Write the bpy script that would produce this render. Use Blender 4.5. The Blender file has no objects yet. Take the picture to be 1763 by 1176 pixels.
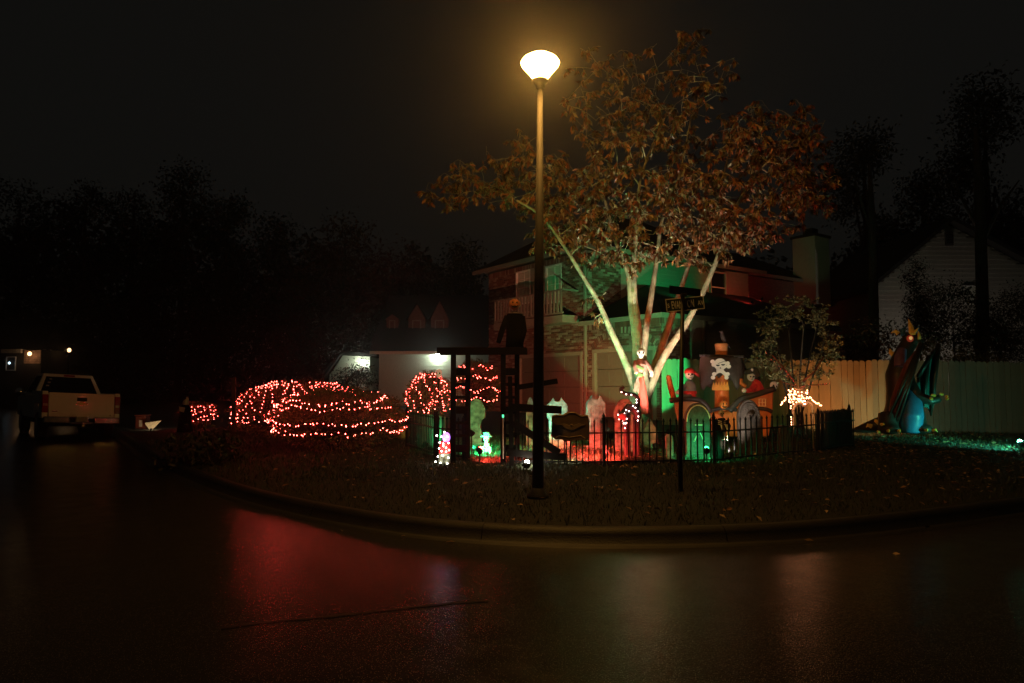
import bpy, bmesh, math, random
import numpy as np
from mathutils import Vector, Matrix
random.seed(7); rng = np.random.default_rng(7)
S = bpy.context.scene
COL = S.collection
V = Vector
# ------------------------------------------------------------------ camera
W0, H0, FPX, HOR, EYE = 1763.0, 1176.0, 1200.0, 666.0, 1.5
PITCH = math.atan((HOR - H0 / 2) / FPX)
cam = bpy.data.cameras.new('camera'); camo = bpy.data.objects.new('camera', cam); COL.objects.link(camo)
cam.sensor_width = 36; cam.lens = 36 * FPX / W0; cam.clip_end = 2000
camo.location = (0, 0, EYE); camo.rotation_euler = (math.pi / 2 + PITCH, 0, 0)
S.camera = camo
# ------------------------------------------------------------------ night sky
wd = bpy.data.worlds.new('World'); S.world = wd; wd.use_nodes = True
nt = wd.node_tree; bg = nt.nodes['Background']
sky = nt.nodes.new('ShaderNodeTexSky'); sky.sky_type = 'NISHITA'; sky.sun_disc = False
sky.sun_elevation = math.radians(2); sky.sun_rotation = math.radians(200); sky.air_density = 1; sky.dust_density = 6
hs = nt.nodes.new('ShaderNodeMixRGB'); hs.blend_type = 'MIX'; hs.inputs[0].default_value = 0.93
hs.inputs[2].default_value = (0.68, 0.66, 0.58, 1)
nt.links.new(sky.outputs[0], hs.inputs[1]); nt.links.new(hs.outputs[0], bg.inputs[0])
bg.inputs[1].default_value = 0.0066
S.view_settings.view_transform = 'Standard'; S.view_settings.look = 'None'
S.view_settings.exposure = 0; S.view_settings.gamma = 1; S.view_settings.use_curve_mapping = False
S.cycles.use_denoising = True
S.cycles.max_bounces = 3; S.cycles.diffuse_bounces = 1; S.cycles.glossy_bounces = 2; S.cycles.transmission_bounces = 2
S.cycles.volume_bounces = 0; S.cycles.caustics_reflective = False; S.cycles.caustics_refractive = False
S.cycles.sample_clamp_indirect = 3.0

# ------------------------------------------------------------------ pixel geometry (surveying the place)
cP, sP = math.cos(PITCH), math.sin(PITCH)
def ray(px, py):
    x = (px - W0 / 2) / FPX; u = (H0 / 2 - py) / FPX
    return V((x, cP - sP * u, sP + cP * u))
def P(px, py, D):
    r = ray(px, py); k = D / r.y
    return V((r.x * k, D, EYE + r.z * k))
def G0(px, py, z=0.0):
    r = ray(px, py); k = (z - EYE) / r.z
    return V((r.x * k, r.y * k, z))
# kerb: foot of the kerb face
KPX = [(1763, 882), (1640, 900), (1500, 917), (1380, 928), (1250, 935), (1120, 938), (1000, 938), (870, 933), (750, 924), (660, 913),
       (580, 899), (500, 882), (430, 864), (380, 848), (335, 830), (295, 812), (262, 795)]
K = [G0(*p) for p in KPX]
rd = (K[0] - K[2]).normalized(); ld = V((-0.66, 1, 0)).normalized()
K = [K[0] + rd * 80, K[0] + rd * 40, K[0] + rd * 20, K[0] + rd * 10, K[0] + rd * 5] + K + [K[-1] + ld * q for q in (2, 5, 10, 20, 45, 90)]
def resample(pts, n_sub=4, closed=False):
    out = []
    n = len(pts)
    for i in range(n - 1):
        p0, p1, p2, p3 = pts[max(i - 1, 0)], pts[i], pts[i + 1], pts[min(i + 2, n - 1)]
        for k in range(n_sub):
            t = k / n_sub
            out.append(0.5 * ((2 * p1) + (p2 - p0) * t + (2 * p0 - 5 * p1 + 4 * p2 - p3) * t * t + (3 * p1 - p0 - 3 * p2 + p3) * t ** 3))
    out.append(pts[-1]); return out
KC = resample(K, 3)
KA = np.array([[p.x, p.y] for p in KC])
def kdist(xy):
    xy = np.atleast_2d(xy); best = np.full(len(xy), 1e9)
    for i in range(len(KA) - 1):
        a, b = KA[i], KA[i + 1]; d = b - a; t = np.clip(((xy - a) @ d) / (d @ d), 0, 1)
        best = np.minimum(best, np.linalg.norm(xy - (a + t[:, None] * d), axis=1))
    return best
def inside(xy):           # inside the kerb line (lawn side): compare with polygon closed far behind
    xy = np.atleast_2d(xy); poly = np.vstack([KA, [[0, 200]]]); c = np.zeros(len(xy), bool); n = len(poly)
    for i in range(n):
        x0, y0 = poly[i]; x1, y1 = poly[(i + 1) % n]
        m = ((y0 > xy[:, 1]) != (y1 > xy[:, 1])) & (xy[:, 0] < (x1 - x0) * (xy[:, 1] - y0) / (y1 - y0 + 1e-12) + x0)
        c ^= m
    return c
def hz(xy):
    d = kdist(xy); xy = np.atleast_2d(xy)
    return 0.135 + 0.03 * np.minimum(d, 12) + 0.012 * np.sin(xy[:, 0] * 1.3) * np.sin(xy[:, 1] * 1.1) * np.minimum(d, 1)
def gz(x, y): return float(hz([[x, y]])[0])
def G(px, py):            # pixel -> lawn
    z = 0.25
    for _ in range(12):
        p = G0(px, py, z); z = 0.5 * z + 0.5 * gz(p.x, p.y)
    p = G0(px, py, z); return p
def GD(px, D):            # lawn point at a pixel column and depth
    x = (px - W0 / 2) / FPX * (cP + sP * 0.08) * D
    x = ray(px, 740).x / ray(px, 740).y * D
    return V((x, D, gz(x, D)))

# ------------------------------------------------------------------ materials
MATS = {}
def M(name, col, rough=0.6, metal=0.0, var=0.2, scale=9.0, bump=0.15, bscale=60.0, emit=None, es=0.0, rand=None, spec=0.5, sheen=0.0, trans=0.0, coat=0.0):
    if name in MATS: return MATS[name]
    m = bpy.data.materials.new(name); m.use_nodes = True; n = m.node_tree.nodes; L = m.node_tree.links
    b = n['Principled BSDF']; b.inputs['Roughness'].default_value = rough; b.inputs['Metallic'].default_value = metal
    b.inputs['Specular IOR Level'].default_value = spec; b.inputs['Coat Weight'].default_value = coat
    tc = n.new('ShaderNodeTexCoord'); nz = n.new('ShaderNodeTexNoise'); nz.inputs['Scale'].default_value = scale; nz.inputs['Detail'].default_value = 5
    L.new(tc.outputs['Object'], nz.inputs['Vector'])
    rp = n.new('ShaderNodeValToRGB'); c = V(col[:3])
    lo = c * (1 - var); hi = c * (1 + var)
    rp.color_ramp.elements[0].position = 0.3; rp.color_ramp.elements[1].position = 0.7
    rp.color_ramp.elements[0].color = (*lo, 1); rp.color_ramp.elements[1].color = (*[min(q, 1) for q in hi], 1)
    L.new(nz.outputs['Fac'], rp.inputs[0]); out = rp.outputs[0]
    if rand:                     # colours per piece
        g = n.new('ShaderNodeNewGeometry'); oi = n.new('ShaderNodeObjectInfo'); ad = n.new('ShaderNodeMath'); ad.operation = 'ADD'
        fr = n.new('ShaderNodeMath'); fr.operation = 'FRACT'
        L.new(g.outputs['Random Per Island'], ad.inputs[0]); L.new(oi.outputs['Random'], ad.inputs[1]); L.new(ad.outputs[0], fr.inputs[0])
        r2 = n.new('ShaderNodeValToRGB'); el = r2.color_ramp.elements; r2.color_ramp.interpolation = 'LINEAR'
        for i, cc in enumerate(rand):
            e = el[i] if i < 2 else el.new(0.5)
            e.color = (*cc, 1)
        for i in range(len(rand)): el[i].position = i / (len(rand) - 1)
        for i, cc in enumerate(rand): el[i].color = (*cc, 1)
        L.new(fr.outputs[0], r2.inputs[0])
        mx = n.new('ShaderNodeMixRGB'); mx.blend_type = 'MIX'; mx.inputs[0].default_value = 0.75
        L.new(out, mx.inputs[1]); L.new(r2.outputs[0], mx.inputs[2]); out = mx.outputs[0]
    L.new(out, b.inputs['Base Color'])
    if bump > 0:
        bn = n.new('ShaderNodeTexNoise'); bn.inputs['Scale'].default_value = bscale; bn.inputs['Detail'].default_value = 4
        bp = n.new('ShaderNodeBump'); bp.inputs['Strength'].default_value = bump; bp.inputs['Distance'].default_value = 0.02
        L.new(tc.outputs['Object'], bn.inputs['Vector']); L.new(bn.outputs['Fac'], bp.inputs['Height']); L.new(bp.outputs[0], b.inputs['Normal'])
    if emit:
        b.inputs['Emission Color'].default_value = (*emit, 1); b.inputs['Emission Strength'].default_value = es
    if trans > 0:
        tr = n.new('ShaderNodeBsdfTranslucent'); L.new(out, tr.inputs[0]); ms = n.new('ShaderNodeMixShader'); ms.inputs[0].default_value = trans
        L.new(b.outputs[0], ms.inputs[1]); L.new(tr.outputs[0], ms.inputs[2]); L.new(ms.outputs[0], n['Material Output'].inputs[0])
    MATS[name] = m; return m
def E(name, col, s):
    if name in MATS: return MATS[name]
    m = bpy.data.materials.new(name); m.use_nodes = True; n = m.node_tree.nodes; b = n['Principled BSDF']
    b.inputs['Base Color'].default_value = (*[min(1, 0.2 + 0.5 * q) for q in col], 1); b.inputs['Roughness'].default_value = 0.3
    b.inputs['Emission Color'].default_value = (*col, 1); b.inputs['Emission Strength'].default_value = s
    MATS[name] = m; return m

def asphalt():
    m = bpy.data.materials.new('wet_asphalt'); m.use_nodes = True; n = m.node_tree.nodes; L = m.node_tree.links; b = n['Principled BSDF']
    tc = n.new('ShaderNodeTexCoord')
    def noise(sc, det=4):
        q = n.new('ShaderNodeTexNoise'); q.inputs['Scale'].default_value = sc; q.inputs['Detail'].default_value = det; L.new(tc.outputs['Object'], q.inputs['Vector']); return q
    def ramp(src, p0, c0, p1, c1):
        r = n.new('ShaderNodeValToRGB'); r.color_ramp.elements[0].position = p0; r.color_ramp.elements[1].position = p1
        r.color_ramp.elements[0].color = c0; r.color_ramp.elements[1].color = c1; L.new(src, r.inputs[0]); return r
    big = noise(4.5, 9); mid = noise(60, 3); fine = noise(28, 4)
    cr = ramp(mid.outputs['Fac'], 0.35, (0.018, 0.016, 0.014, 1), 0.75, (0.05, 0.044, 0.036, 1)); 
    sp = n.new('ShaderNodeTexVoronoi'); sp.inputs['Scale'].default_value = 85; L.new(tc.outputs['Object'], sp.inputs['Vector'])
    sr = ramp(sp.outputs['Distance'], 0.10, (1, 1, 1, 1), 0.22, (0, 0, 0, 1)); mx = n.new('ShaderNodeMixRGB'); L.new(sr.outputs[0], mx.inputs[0]); L.new(cr.outputs[0], mx.inputs[1]); mx.inputs[2].default_value = (0.24, 0.22, 0.19, 1)  # pale flecks: aggregate, plus lamp sparkle put into the base colour
    L.new(mx.outputs[0], b.inputs['Base Color'])
    rr = ramp(big.outputs['Fac'], 0.30, (0.15, 0.15, 0.15, 1), 0.70, (0.25, 0.25, 0.25, 1)); L.new(rr.outputs[0], b.inputs['Roughness'])
    ad = n.new('ShaderNodeMath'); ad.operation = 'MULTIPLY_ADD'; L.new(fine.outputs['Fac'], ad.inputs[0]); ad.inputs[1].default_value = 0.9; L.new(sp.outputs['Distance'], ad.inputs[2])
    bp = n.new('ShaderNodeBump'); bp.inputs['Strength'].default_value = 0.3; bp.inputs['Distance'].default_value = 0.0036
    L.new(ad.outputs[0], bp.inputs['Height']); L.new(bp.outputs[0], b.inputs['Normal'])
    b.inputs['Specular IOR Level'].default_value = 0.42
    MATS['wet_asphalt'] = m; return m

# ------------------------------------------------------------------ mesh builder
ORG = {}
def link(o): COL.objects.link(o); return o
def tag(o, label=None, cat=None, group=None, kind=None):
    if label: o['label'] = label
    if cat: o['category'] = cat
    if group: o['group'] = group
    if kind: o['kind'] = kind
    return o
def thing(name, base, label, cat, group=None):
    o = link(bpy.data.objects.new(name, None)); o.location = base; o.empty_display_size = 0.1; ORG[o.name] = V(base)
    return tag(o, label, cat, group)
class MB:
    def __init__(s): s.v = []; s.f = []
    def add(s, vs, fs):
        k = len(s.v); s.v += [tuple(q) for q in vs]; s.f += [tuple(i + k for i in f) for f in fs]; return s
    def quad(s, *p): return s.add(p, [tuple(range(len(p)))])
    def box(s, c, sz, R=None):
        c = V(c); h = V(sz) / 2; vs = []
        for x in (-1, 1):
            for y in (-1, 1):
                for z in (-1, 1):
                    d = V((x * h.x, y * h.y, z * h.z)); vs.append(c + (R @ d if R else d))
        return s.add(vs, [(0, 1, 3, 2), (4, 6, 7, 5), (0, 4, 5, 1), (2, 3, 7, 6), (0, 2, 6, 4), (1, 5, 7, 3)])
    def fbox(s, o, ax, ay, az):      # frame box from corner o with three edge vectors
        o = V(o); vs = [o, o + az, o + ay, o + ay + az, o + ax, o + ax + az, o + ax + ay, o + ax + ay + az]
        return s.add(vs, [(0, 1, 3, 2), (4, 6, 7, 5), (0, 4, 5, 1), (2, 3, 7, 6), (0, 2, 6, 4), (1, 5, 7, 3)])
    def beam(s, a, b, w, h, side=V((0, 1, 0))):   # bar from a to b: h in the view plane, w in depth
        a = V(a); b = V(b); t = (b - a).normalized(); sd = (side - t * side.dot(t)).normalized(); u = t.cross(sd)
        return s.fbox(a - sd * w / 2 - u * h / 2, b - a, sd * w, u * h)
    def tube(s, pts, rad, n=8, caps=True):
        pts = [V(p) for p in pts]; m = len(pts)
        if not hasattr(rad, '__len__'): rad = [rad] * m
        ref = V((0.31, 0.95, 0.05)); vs = []; fs = []; u = None
        for i, p in enumerate(pts):
            t = (pts[min(i + 1, m - 1)] - pts[max(i - 1, 0)])
            if t.length < 1e-9: t = V((0, 0, 1))
            t.normalize()
            if u is None: u = (ref - t * ref.dot(t)); u = u if u.length > 0.1 else V((1, 0, 0)) - t * t.x
            else: u = u - t * u.dot(t)
            u.normalize(); w = t.cross(u)
            for k in range(n):
                a = 2 * math.pi * k / n; vs.append(p + (u * math.cos(a) + w * math.sin(a)) * rad[i])
        for i in range(m - 1):
            for k in range(n):
                k2 = (k + 1) % n; fs.append((i * n + k, i * n + k2, (i + 1) * n + k2, (i + 1) * n + k))
        if caps: fs.append(tuple(range(n - 1, -1, -1))); fs.append(tuple((m - 1) * n + k for k in range(n)))
        return s.add(vs, fs)
    def ball(s, c, r, n=12, m=8, R=None, jit=0):
        c = V(c); r = V((r, r, r)) if not hasattr(r, '__len__') else V(r); vs = []; fs = []
        def pt(d):
            d = V((d[0] * r.x, d[1] * r.y, d[2] * r.z))
            if jit: d *= 1 + random.uniform(-jit, jit)
            return c + (R @ d if R else d)
        vs.append(pt((0, 0, -1)))
        for i in range(1, m):
            a = -math.pi / 2 + math.pi * i / m
            for k in range(n):
                b = 2 * math.pi * k / n; vs.append(pt((math.cos(a) * math.cos(b), math.cos(a) * math.sin(b), math.sin(a))))
        vs.append(pt((0, 0, 1))); top = len(vs) - 1
        for k in range(n): fs.append((0, 1 + (k + 1) % n, 1 + k)); fs.append((top, top - n + k, top - n + (k + 1) % n))
        for i in range(m - 2):
            for k in range(n):
                a = 1 + i * n; k2 = (k + 1) % n; fs.append((a + k, a + k2, a + n + k2, a + n + k))
        return s.add(vs, fs)
    def lathe(s, c, prof, n=16, wob=None, sy=1.0):
        c = V(c); vs = []; fs = []
        for j, (r, z) in enumerate(prof):
            for k in range(n):
                a = 2 * math.pi * k / n; q = r * (1 + (wob(a, j / (len(prof) - 1)) if wob else 0)); vs.append(c + V((q * math.cos(a), q * math.sin(a) * sy, z)))
        m = len(prof)
        for i in range(m - 1):
            for k in range(n): k2 = (k + 1) % n; fs.append((i * n + k, i * n + k2, (i + 1) * n + k2, (i + 1) * n + k))
        fs.append(tuple(range(n - 1, -1, -1))); fs.append(tuple((m - 1) * n + k for k in range(n)))
        return s.add(vs, fs)
    def prism(s, poly, d):
        poly = [V(p) for p in poly]; d = V(d); n = len(poly)
        vs = poly + [p + d for p in poly]
        fs = [tuple(range(n)), tuple(range(2 * n - 1, n - 1, -1))] + [(i, i + n, (i + 1) % n + n, (i + 1) % n) for i in range(n)]
        return s.add(vs, fs)
    def build(s, name, mat, parent=None, base=None, smooth=False, remesh=0, bevel=0, sub=0, recalc=True):
        org = V(base) if base is not None else (ORG[parent.name] if parent else V((0, 0, 0)))
        me = bpy.data.meshes.new(name); me.from_pydata([(x - org.x, y - org.y, z - org.z) for x, y, z in s.v], [], s.f)
        if recalc and len(s.f) < 60000:
            bm = bmesh.new(); bm.from_mesh(me); bmesh.ops.recalc_face_normals(bm, faces=bm.faces); bm.to_mesh(me); bm.free()
        o = link(bpy.data.objects.new(name, me)); ORG[o.name] = org
        for mm in (mat if isinstance(mat, list) else [mat]): me.materials.append(mm)
        if parent: o.parent = parent
        else: o.location = org
        if remesh:
            r = o.modifiers.new('r', 'REMESH'); r.mode = 'VOXEL'; r.voxel_size = remesh; r.use_smooth_shade = True
            r = o.modifiers.new('s', 'SMOOTH'); r.iterations = 4; r.factor = 0.5
        if bevel: r = o.modifiers.new('b', 'BEVEL'); r.width = bevel; r.segments = 2; r.limit_method = 'ANGLE'
        if sub: r = o.modifiers.new('u', 'SUBSURF'); r.levels = sub; r.render_levels = sub
        if smooth: me.shade_smooth()
        return o
def npmesh(name, verts, faces, mat, parent=None, base=None, kind=None):
    org = V(base) if base is not None else (ORG[parent.name] if parent else V((0, 0, 0)))
    me = bpy.data.meshes.new(name); v = (np.asarray(verts) - np.array(org)).astype(np.float32); f = np.asarray(faces, np.int32)
    k = f.shape[1]; me.vertices.add(len(v)); me.vertices.foreach_set('co', v.ravel()); me.loops.add(f.size); me.loops.foreach_set('vertex_index', f.ravel())
    me.polygons.add(len(f)); me.polygons.foreach_set('loop_start', np.arange(0, f.size, k, dtype=np.int32)); me.update(calc_edges=True); me.validate()
    o = link(bpy.data.objects.new(name, me)); ORG[o.name] = org; me.materials.append(mat)
    if parent: o.parent = parent
    else: o.location = org
    if kind: o['kind'] = kind
    return o
def unit(a): return a / (np.linalg.norm(a, axis=-1, keepdims=True) + 1e-9)
def leaves(c, d, ln, wd, nrm=None):
    """folded leaf rhombs: c base, d direction"""
    c = np.asarray(c, float); N = len(c); d = unit(np.asarray(d, float)); ln = np.broadcast_to(ln, N)[:, None]; wd = np.broadcast_to(wd, N)[:, None]
    r = rng.normal(size=(N, 3)) if nrm is None else nrm + rng.normal(size=(N, 3)) * 0.3
    s = unit(np.cross(d, r)); u = np.cross(s, d)
    m = c + d * ln * 0.45
    v = np.stack([c, m + s * wd * 0.5 + u * wd * 0.15, c + d * ln - u * ln * 0.1, m - s * wd * 0.5 + u * wd * 0.15], 1).reshape(-1, 3)
    i = np.arange(N)[:, None] * 4
    f = np.concatenate([i + [[0, 1, 2]], i + [[0, 2, 3]]], 1).reshape(-1, 3)
    return v, f

BLACK = M('black_metal', (0.006, 0.006, 0.007), 0.55, 0.0, bump=0.1, spec=.25)
DKWOOD = M('dark_wood', (0.006, 0.0048, 0.0045), 0.9, scale=20, spec=.1)
# ------------------------------------------------------------------ ground, road, kerb, lawn
road = MB(); road.quad((-400, -60, 0), (400, -60, 0), (400, 500, 0), (-400, 500, 0))
ro_ = tag(road.build('road', asphalt()), kind='structure'); UP_ = V((0, 0, 1))
CONC = M('kerb_concrete', (0.016, 0.0145, 0.012), 0.6, var=0.35, scale=5, bump=0.3)
def side_n(i, pts):
    t = (pts[min(i + 1, len(pts) - 1)] - pts[max(i - 1, 0)]).normalized(); return V((t.y, -t.x, 0))   # towards lawn (path runs right to left)
prof = [(-0.16, -0.02), (-0.15, 0.005), (-0.03, 0.004), (0.0, 0.012), (0.03, 0.09), (0.055, 0.125), (0.09, 0.142), (0.15, 0.146), (0.17, 0.14), (0.18, -0.02)]
kb = MB(); n = len(KC); vs = []; fs = []
for i, p in enumerate(KC):
    nn = side_n(i, KC)
    for (d, z) in prof: vs.append(p + nn * d + V((0, 0, z)))
m = len(prof)
kj = []; acc = 0
for i in range(n - 1):
    L_ = (KC[i + 1] - KC[i]).length
    if abs(KC[i].x) < 16 and KC[i].y < 16:
        while acc < L_: kj.append((KC[i].lerp(KC[i + 1], acc / L_), side_n(i, KC))); acc += 2.4
    acc = max(0, acc - L_)
for i in range(n - 1):
    for k in range(m - 1): fs.append((i * m + k, (i + 1) * m + k, (i + 1) * m + k + 1, i * m + k + 1))
kb.add(vs, fs); kbo = tag(kb.build('kerb', CONC, smooth=True), kind='structure')
for p, nn in kj:
    t_ = V((-nn.y, nn.x, 0)); mb = MB()
    for (d0, z0), (d1, z1) in zip(prof[2:-2], prof[3:-1]): mb.quad(p + nn * (d0 - .002) + UP_ * (z0 + .003) - t_ * .006, p + nn * (d1 - .002) + UP_ * (z1 + .003) - t_ * .006, p + nn * (d1 - .002) + UP_ * (z1 + .003) + t_ * .006, p + nn * (d0 - .002) + UP_ * (z0 + .003) + t_ * .006)
    mb.build('kerb_joint', M('joint_dark', (.006, .006, .006), .9), kbo)
sm = MB(); q = resample([G0(x, y, .004) for x, y in ((380, 1082), (470, 1070), (560, 1062), (650, 1052), (760, 1040), (840, 1034))], 8)
for a, b in zip(q, q[1:]): w_ = random.uniform(.012, .03); sm.quad(a + V((0, -w_, 0)), b + V((0, -w_, 0)), b + V((0, w_, 0)), a + V((0, w_, 0)))
sm.build('tar_seam', M('tar', (.008, .008, .008), .75, spec=.2), ro_)
LAWN = M('lawn_soil', (0.009, 0.009, 0.0045), 0.9, var=0.5, scale=3, bump=0.8, bscale=35)
ring = [KC[i] + side_n(i, KC) * 0.15 for i in range(n)] + [V((-120, 200, 0)), V((0, 260, 0)), V((120, 200, 0))]
Cc = V((3.5, 26, 0)); rows = [0, 0.01, 0.03, 0.06, 0.1, 0.15, 0.22, 0.3, 0.4, 0.5, 0.65, 0.8, 0.999]
pts = np.array([[*(q + (Cc - q) * t).xy] for t in rows for q in ring]); zz = hz(pts); zz[:len(ring)] = 0.128
vs = np.column_stack([pts, zz]); fs = []; m = len(ring)
for j in range(len(rows) - 1):
    for i in range(m): i2 = (i + 1) % m; fs.append((j * m + i, j * m + i2, (j + 1) * m + i2, (j + 1) * m + i))
lw = npmesh('lawn', vs, fs, LAWN); tag(lw, kind='structure')
# the far side of the left street
far = MB(); q0 = K[-7] - ld * 12; fn = V((-ld.y, ld.x, 0))
a0, a1 = q0 + fn * 9.5, q0 + ld * 120 + fn * 9.5
far.prism([a0, a1, a1 + fn * 80, a0 + fn * 80 - ld * 60], (0, 0, 0.13)); tag(far.build('verge', LAWN, bevel=0.05), kind='structure')

GRASS = M('grass_blades', (0.03, 0.045, 0.015), 0.5, var=0.4, bump=0, rand=[(0.012, 0.022, 0.007), (0.032, 0.052, 0.02), (0.045, 0.046, 0.022), (0.016, 0.026, 0.01)])
def grass(x0, x1, y0, y1, dens, h, w):
    N = int((x1 - x0) * (y1 - y0) * dens); xy = np.column_stack([rng.uniform(x0, x1, N), rng.uniform(y0, y1, N)])
    ok = inside(xy) & (kdist(xy) > 0.2); xy = xy[ok]; N = len(xy); z = hz(xy)
    b = np.column_stack([xy, z - 0.005]); a = rng.uniform(0, 6.28, N); s = np.column_stack([np.cos(a), np.sin(a), np.zeros(N)]) * (w * rng.uniform(0.6, 1.3, N))[:, None]
    lean = np.column_stack([rng.normal(0, 0.35, N), rng.normal(0, 0.35, N), np.ones(N)]) * (h * rng.uniform(0.5, 1.3, N))[:, None]
    v = np.stack([b - s, b + s, b + lean], 1).reshape(-1, 3); return v
gv = np.vstack([grass(-3.2, 6.5, 10.0, 16.5, 700, 0.065, 0.006), grass(-7, 8, 6.3, 10.0, 420, 0.06, 0.005), grass(6.5, 14.5, 7.5, 19, 260, 0.06, 0.007),
                grass(-9, -3.2, 10, 22, 180, 0.08, 0.009)])
tag(npmesh('lawn_grass', gv, np.arange(len(gv)).reshape(-1, 3), GRASS), 'short dark autumn grass covering the corner lawn', 'grass', kind='stuff')
# fallen leaves
FALL = M('fallen_leaf', (0.16, 0.07, 0.025), 0.5, bump=0, rand=[(0.12, 0.045, 0.015), (0.32, 0.16, 0.06), (0.45, 0.32, 0.16), (0.16, 0.07, 0.03)])
def scatter(n, x0, x1, y0, y1, lx, ly, sx, sy):
    xy = np.vstack([np.column_stack([rng.uniform(x0, x1, n), rng.uniform(y0, y1, n)]), np.column_stack([rng.normal(lx, sx, n), rng.normal(ly, sy, n)])])
    ok = inside(xy) & (kdist(xy) > 0.2); xy = xy[ok]; z = hz(xy) + rng.uniform(0.03, 0.07, len(xy)); return np.column_stack([xy, z])
lc = scatter(1300, -4, 14, 6.6, 17, 9.0, 13.5, 2.6, 2.2)
xy = np.column_stack([rng.uniform(-3, 7, 90), rng.uniform(4.5, 9, 90)]); xy = xy[~inside(xy)]; xy = xy[kdist(xy) < rng.exponential(0.35, len(xy))]
lc = np.vstack([lc, np.column_stack([xy, np.full(len(xy), 0.012)])])
a = rng.uniform(0, 6.28, len(lc)); dd = np.column_stack([np.cos(a), np.sin(a), rng.normal(0, 0.15, len(lc))])
v, f = leaves(lc, dd, rng.uniform(0.05, 0.11, len(lc)), rng.uniform(0.03, 0.05, len(lc)), nrm=np.array([[0, 0, 1.0]]) + np.zeros((len(lc), 3)))
tag(npmesh('fallen_leaves', v, f, FALL), 'brown fallen leaves scattered over the lawn and gutter', 'leaves', kind='stuff')

# ------------------------------------------------------------------ the corner house
ha = V((-0.70, 1, 0)).normalized(); hb = V((ha.y, -ha.x, 0)); M0 = P(1012, 666, 24.0); M0.z = 0
UP = V((0, 0, 1))
def H(s, t, z): return M0 + ha * s + hb * t + UP * z
def onT(px, py, t=0.0):      # pixel on a wall facing the left street -> (s, z)
    r = ray(px, py); o = V((0, 0, EYE)); k = (M0 + hb * t - o).dot(hb) / r.dot(hb); p = o + r * k; return ((p - M0).dot(ha), p.z)
def onS(px, py, s=0.0):      # pixel on a wall facing the right street -> (t, z)
    r = ray(px, py); o = V((0, 0, EYE)); k = (M0 + ha * s - o).dot(ha) / r.dot(ha); p = o + r * k; return ((p - M0).dot(hb), p.z)
BR = [(0.10, 0.035, 0.025), (0.16, 0.055, 0.035), (0.07, 0.03, 0.025), (0.19, 0.08, 0.055), (0.12, 0.045, 0.03), (0.30, 0.25, 0.2), (0.13, 0.05, 0.035), (0.4, 0.36, 0.3), (0.10, 0.04, 0.03)]
BRICK = M('house_brick', (0.14, 0.06, 0.045), 0.8, var=0.3, scale=14, rand=BR, bump=0.4)
MORTAR = M('mortar', (0.22, 0.20, 0.16), 0.9, var=0.2)
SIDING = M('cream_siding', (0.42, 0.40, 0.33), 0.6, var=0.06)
TRIM = M('trim_paint', (0.24, 0.225, 0.18), 0.5, var=0.08)
WHITE = M('white_paint', (0.7, 0.69, 0.64), 0.5, var=0.06)
SHING = M('roof_shingle', (0.022, 0.02, 0.018), 0.85, var=0.4, scale=18, bump=0.5, bscale=30)
GLASS = M('window_glass', (0.012, 0.014, 0.015), 0.08, var=0.1, bump=0)
BLIND = M('window_blind', (0.45, 0.47, 0.38), 0.6, var=0.05)
DOORP = M('garage_paint', (0.15, 0.13, 0.105), 0.55, var=0.08)
GZ = 0.35
HR = thing('corner_house', H(0, 0, GZ), 'two-storey brick and cream siding house on the corner, behind the big tree', 'house')
EA, EW, SL, SW = 6.25, 3.66, onT(841, 600)[0], -3.4
def subtract(rects, hole):
    out = []
    a0, b0, a1, b1 = hole
    for (x0, y0, x1, y1) in rects:
        if a0 >= x1 or a1 <= x0 or b0 >= y1 or b1 <= y0: out.append((x0, y0, x1, y1)); continue
        if b0 > y0: out.append((x0, y0, x1, b0))
        if b1 < y1: out.append((x0, b1, x1, y1))
        m0, m1 = max(y0, b0), min(y1, b1)
        if a0 > x0: out.append((x0, m0, a0, m1))
        if a1 < x1: out.append((a1, m0, x1, m1))
    return out
def rectpx(f, x0, y0, x1, y1, *k):
    q = [f(x0, y0, *k), f(x1, y0, *k), f(x0, y1, *k), f(x1, y1, *k)]
    u = sorted([(q[0][0] + q[2][0]) / 2, (q[1][0] + q[3][0]) / 2]); w = sorted([(q[0][1] + q[1][1]) / 2, (q[2][1] + q[3][1]) / 2])
    return (u[0], w[0], u[1], w[1])
w1 = rectpx(onT, 888, 466, 913, 524); w2 = rectpx(onT, 939, 456, 967, 522)
g1 = rectpx(onT, 938, 612, 1000, 700); g1 = (g1[0], 0, g1[2] + 1.6, g1[3]); g2 = rectpx(onT, 1024, 604, 1126, 700); g2 = (g2[0], 0, g2[2], g2[3])
holesT = [w1, w2, g1, g2]
def wallT(rect, holes):
    r = [rect]
    for h in holes: r = subtract(r, h)
    return r
mb = MB()
for (s0, z0, s1, z1) in wallT((0.0, GZ - 0.5, SL, EA), holesT) + wallT((SW, GZ - 0.5, 0.0, EW), holesT):
    mb.fbox(H(s0, 0.02, z0), ha * (s1 - s0), hb * 0.2, UP * (z1 - z0))
mb.fbox(H(0.02, 0.22, 0), ha * 0.2, hb * 1.4, UP * EA)
mb.fbox(H(SW + 0.02, 0.22, 0), ha * 0.2, hb * 1.1, UP * EW)
wall = mb.build('wall', MORTAR, HR)
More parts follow.
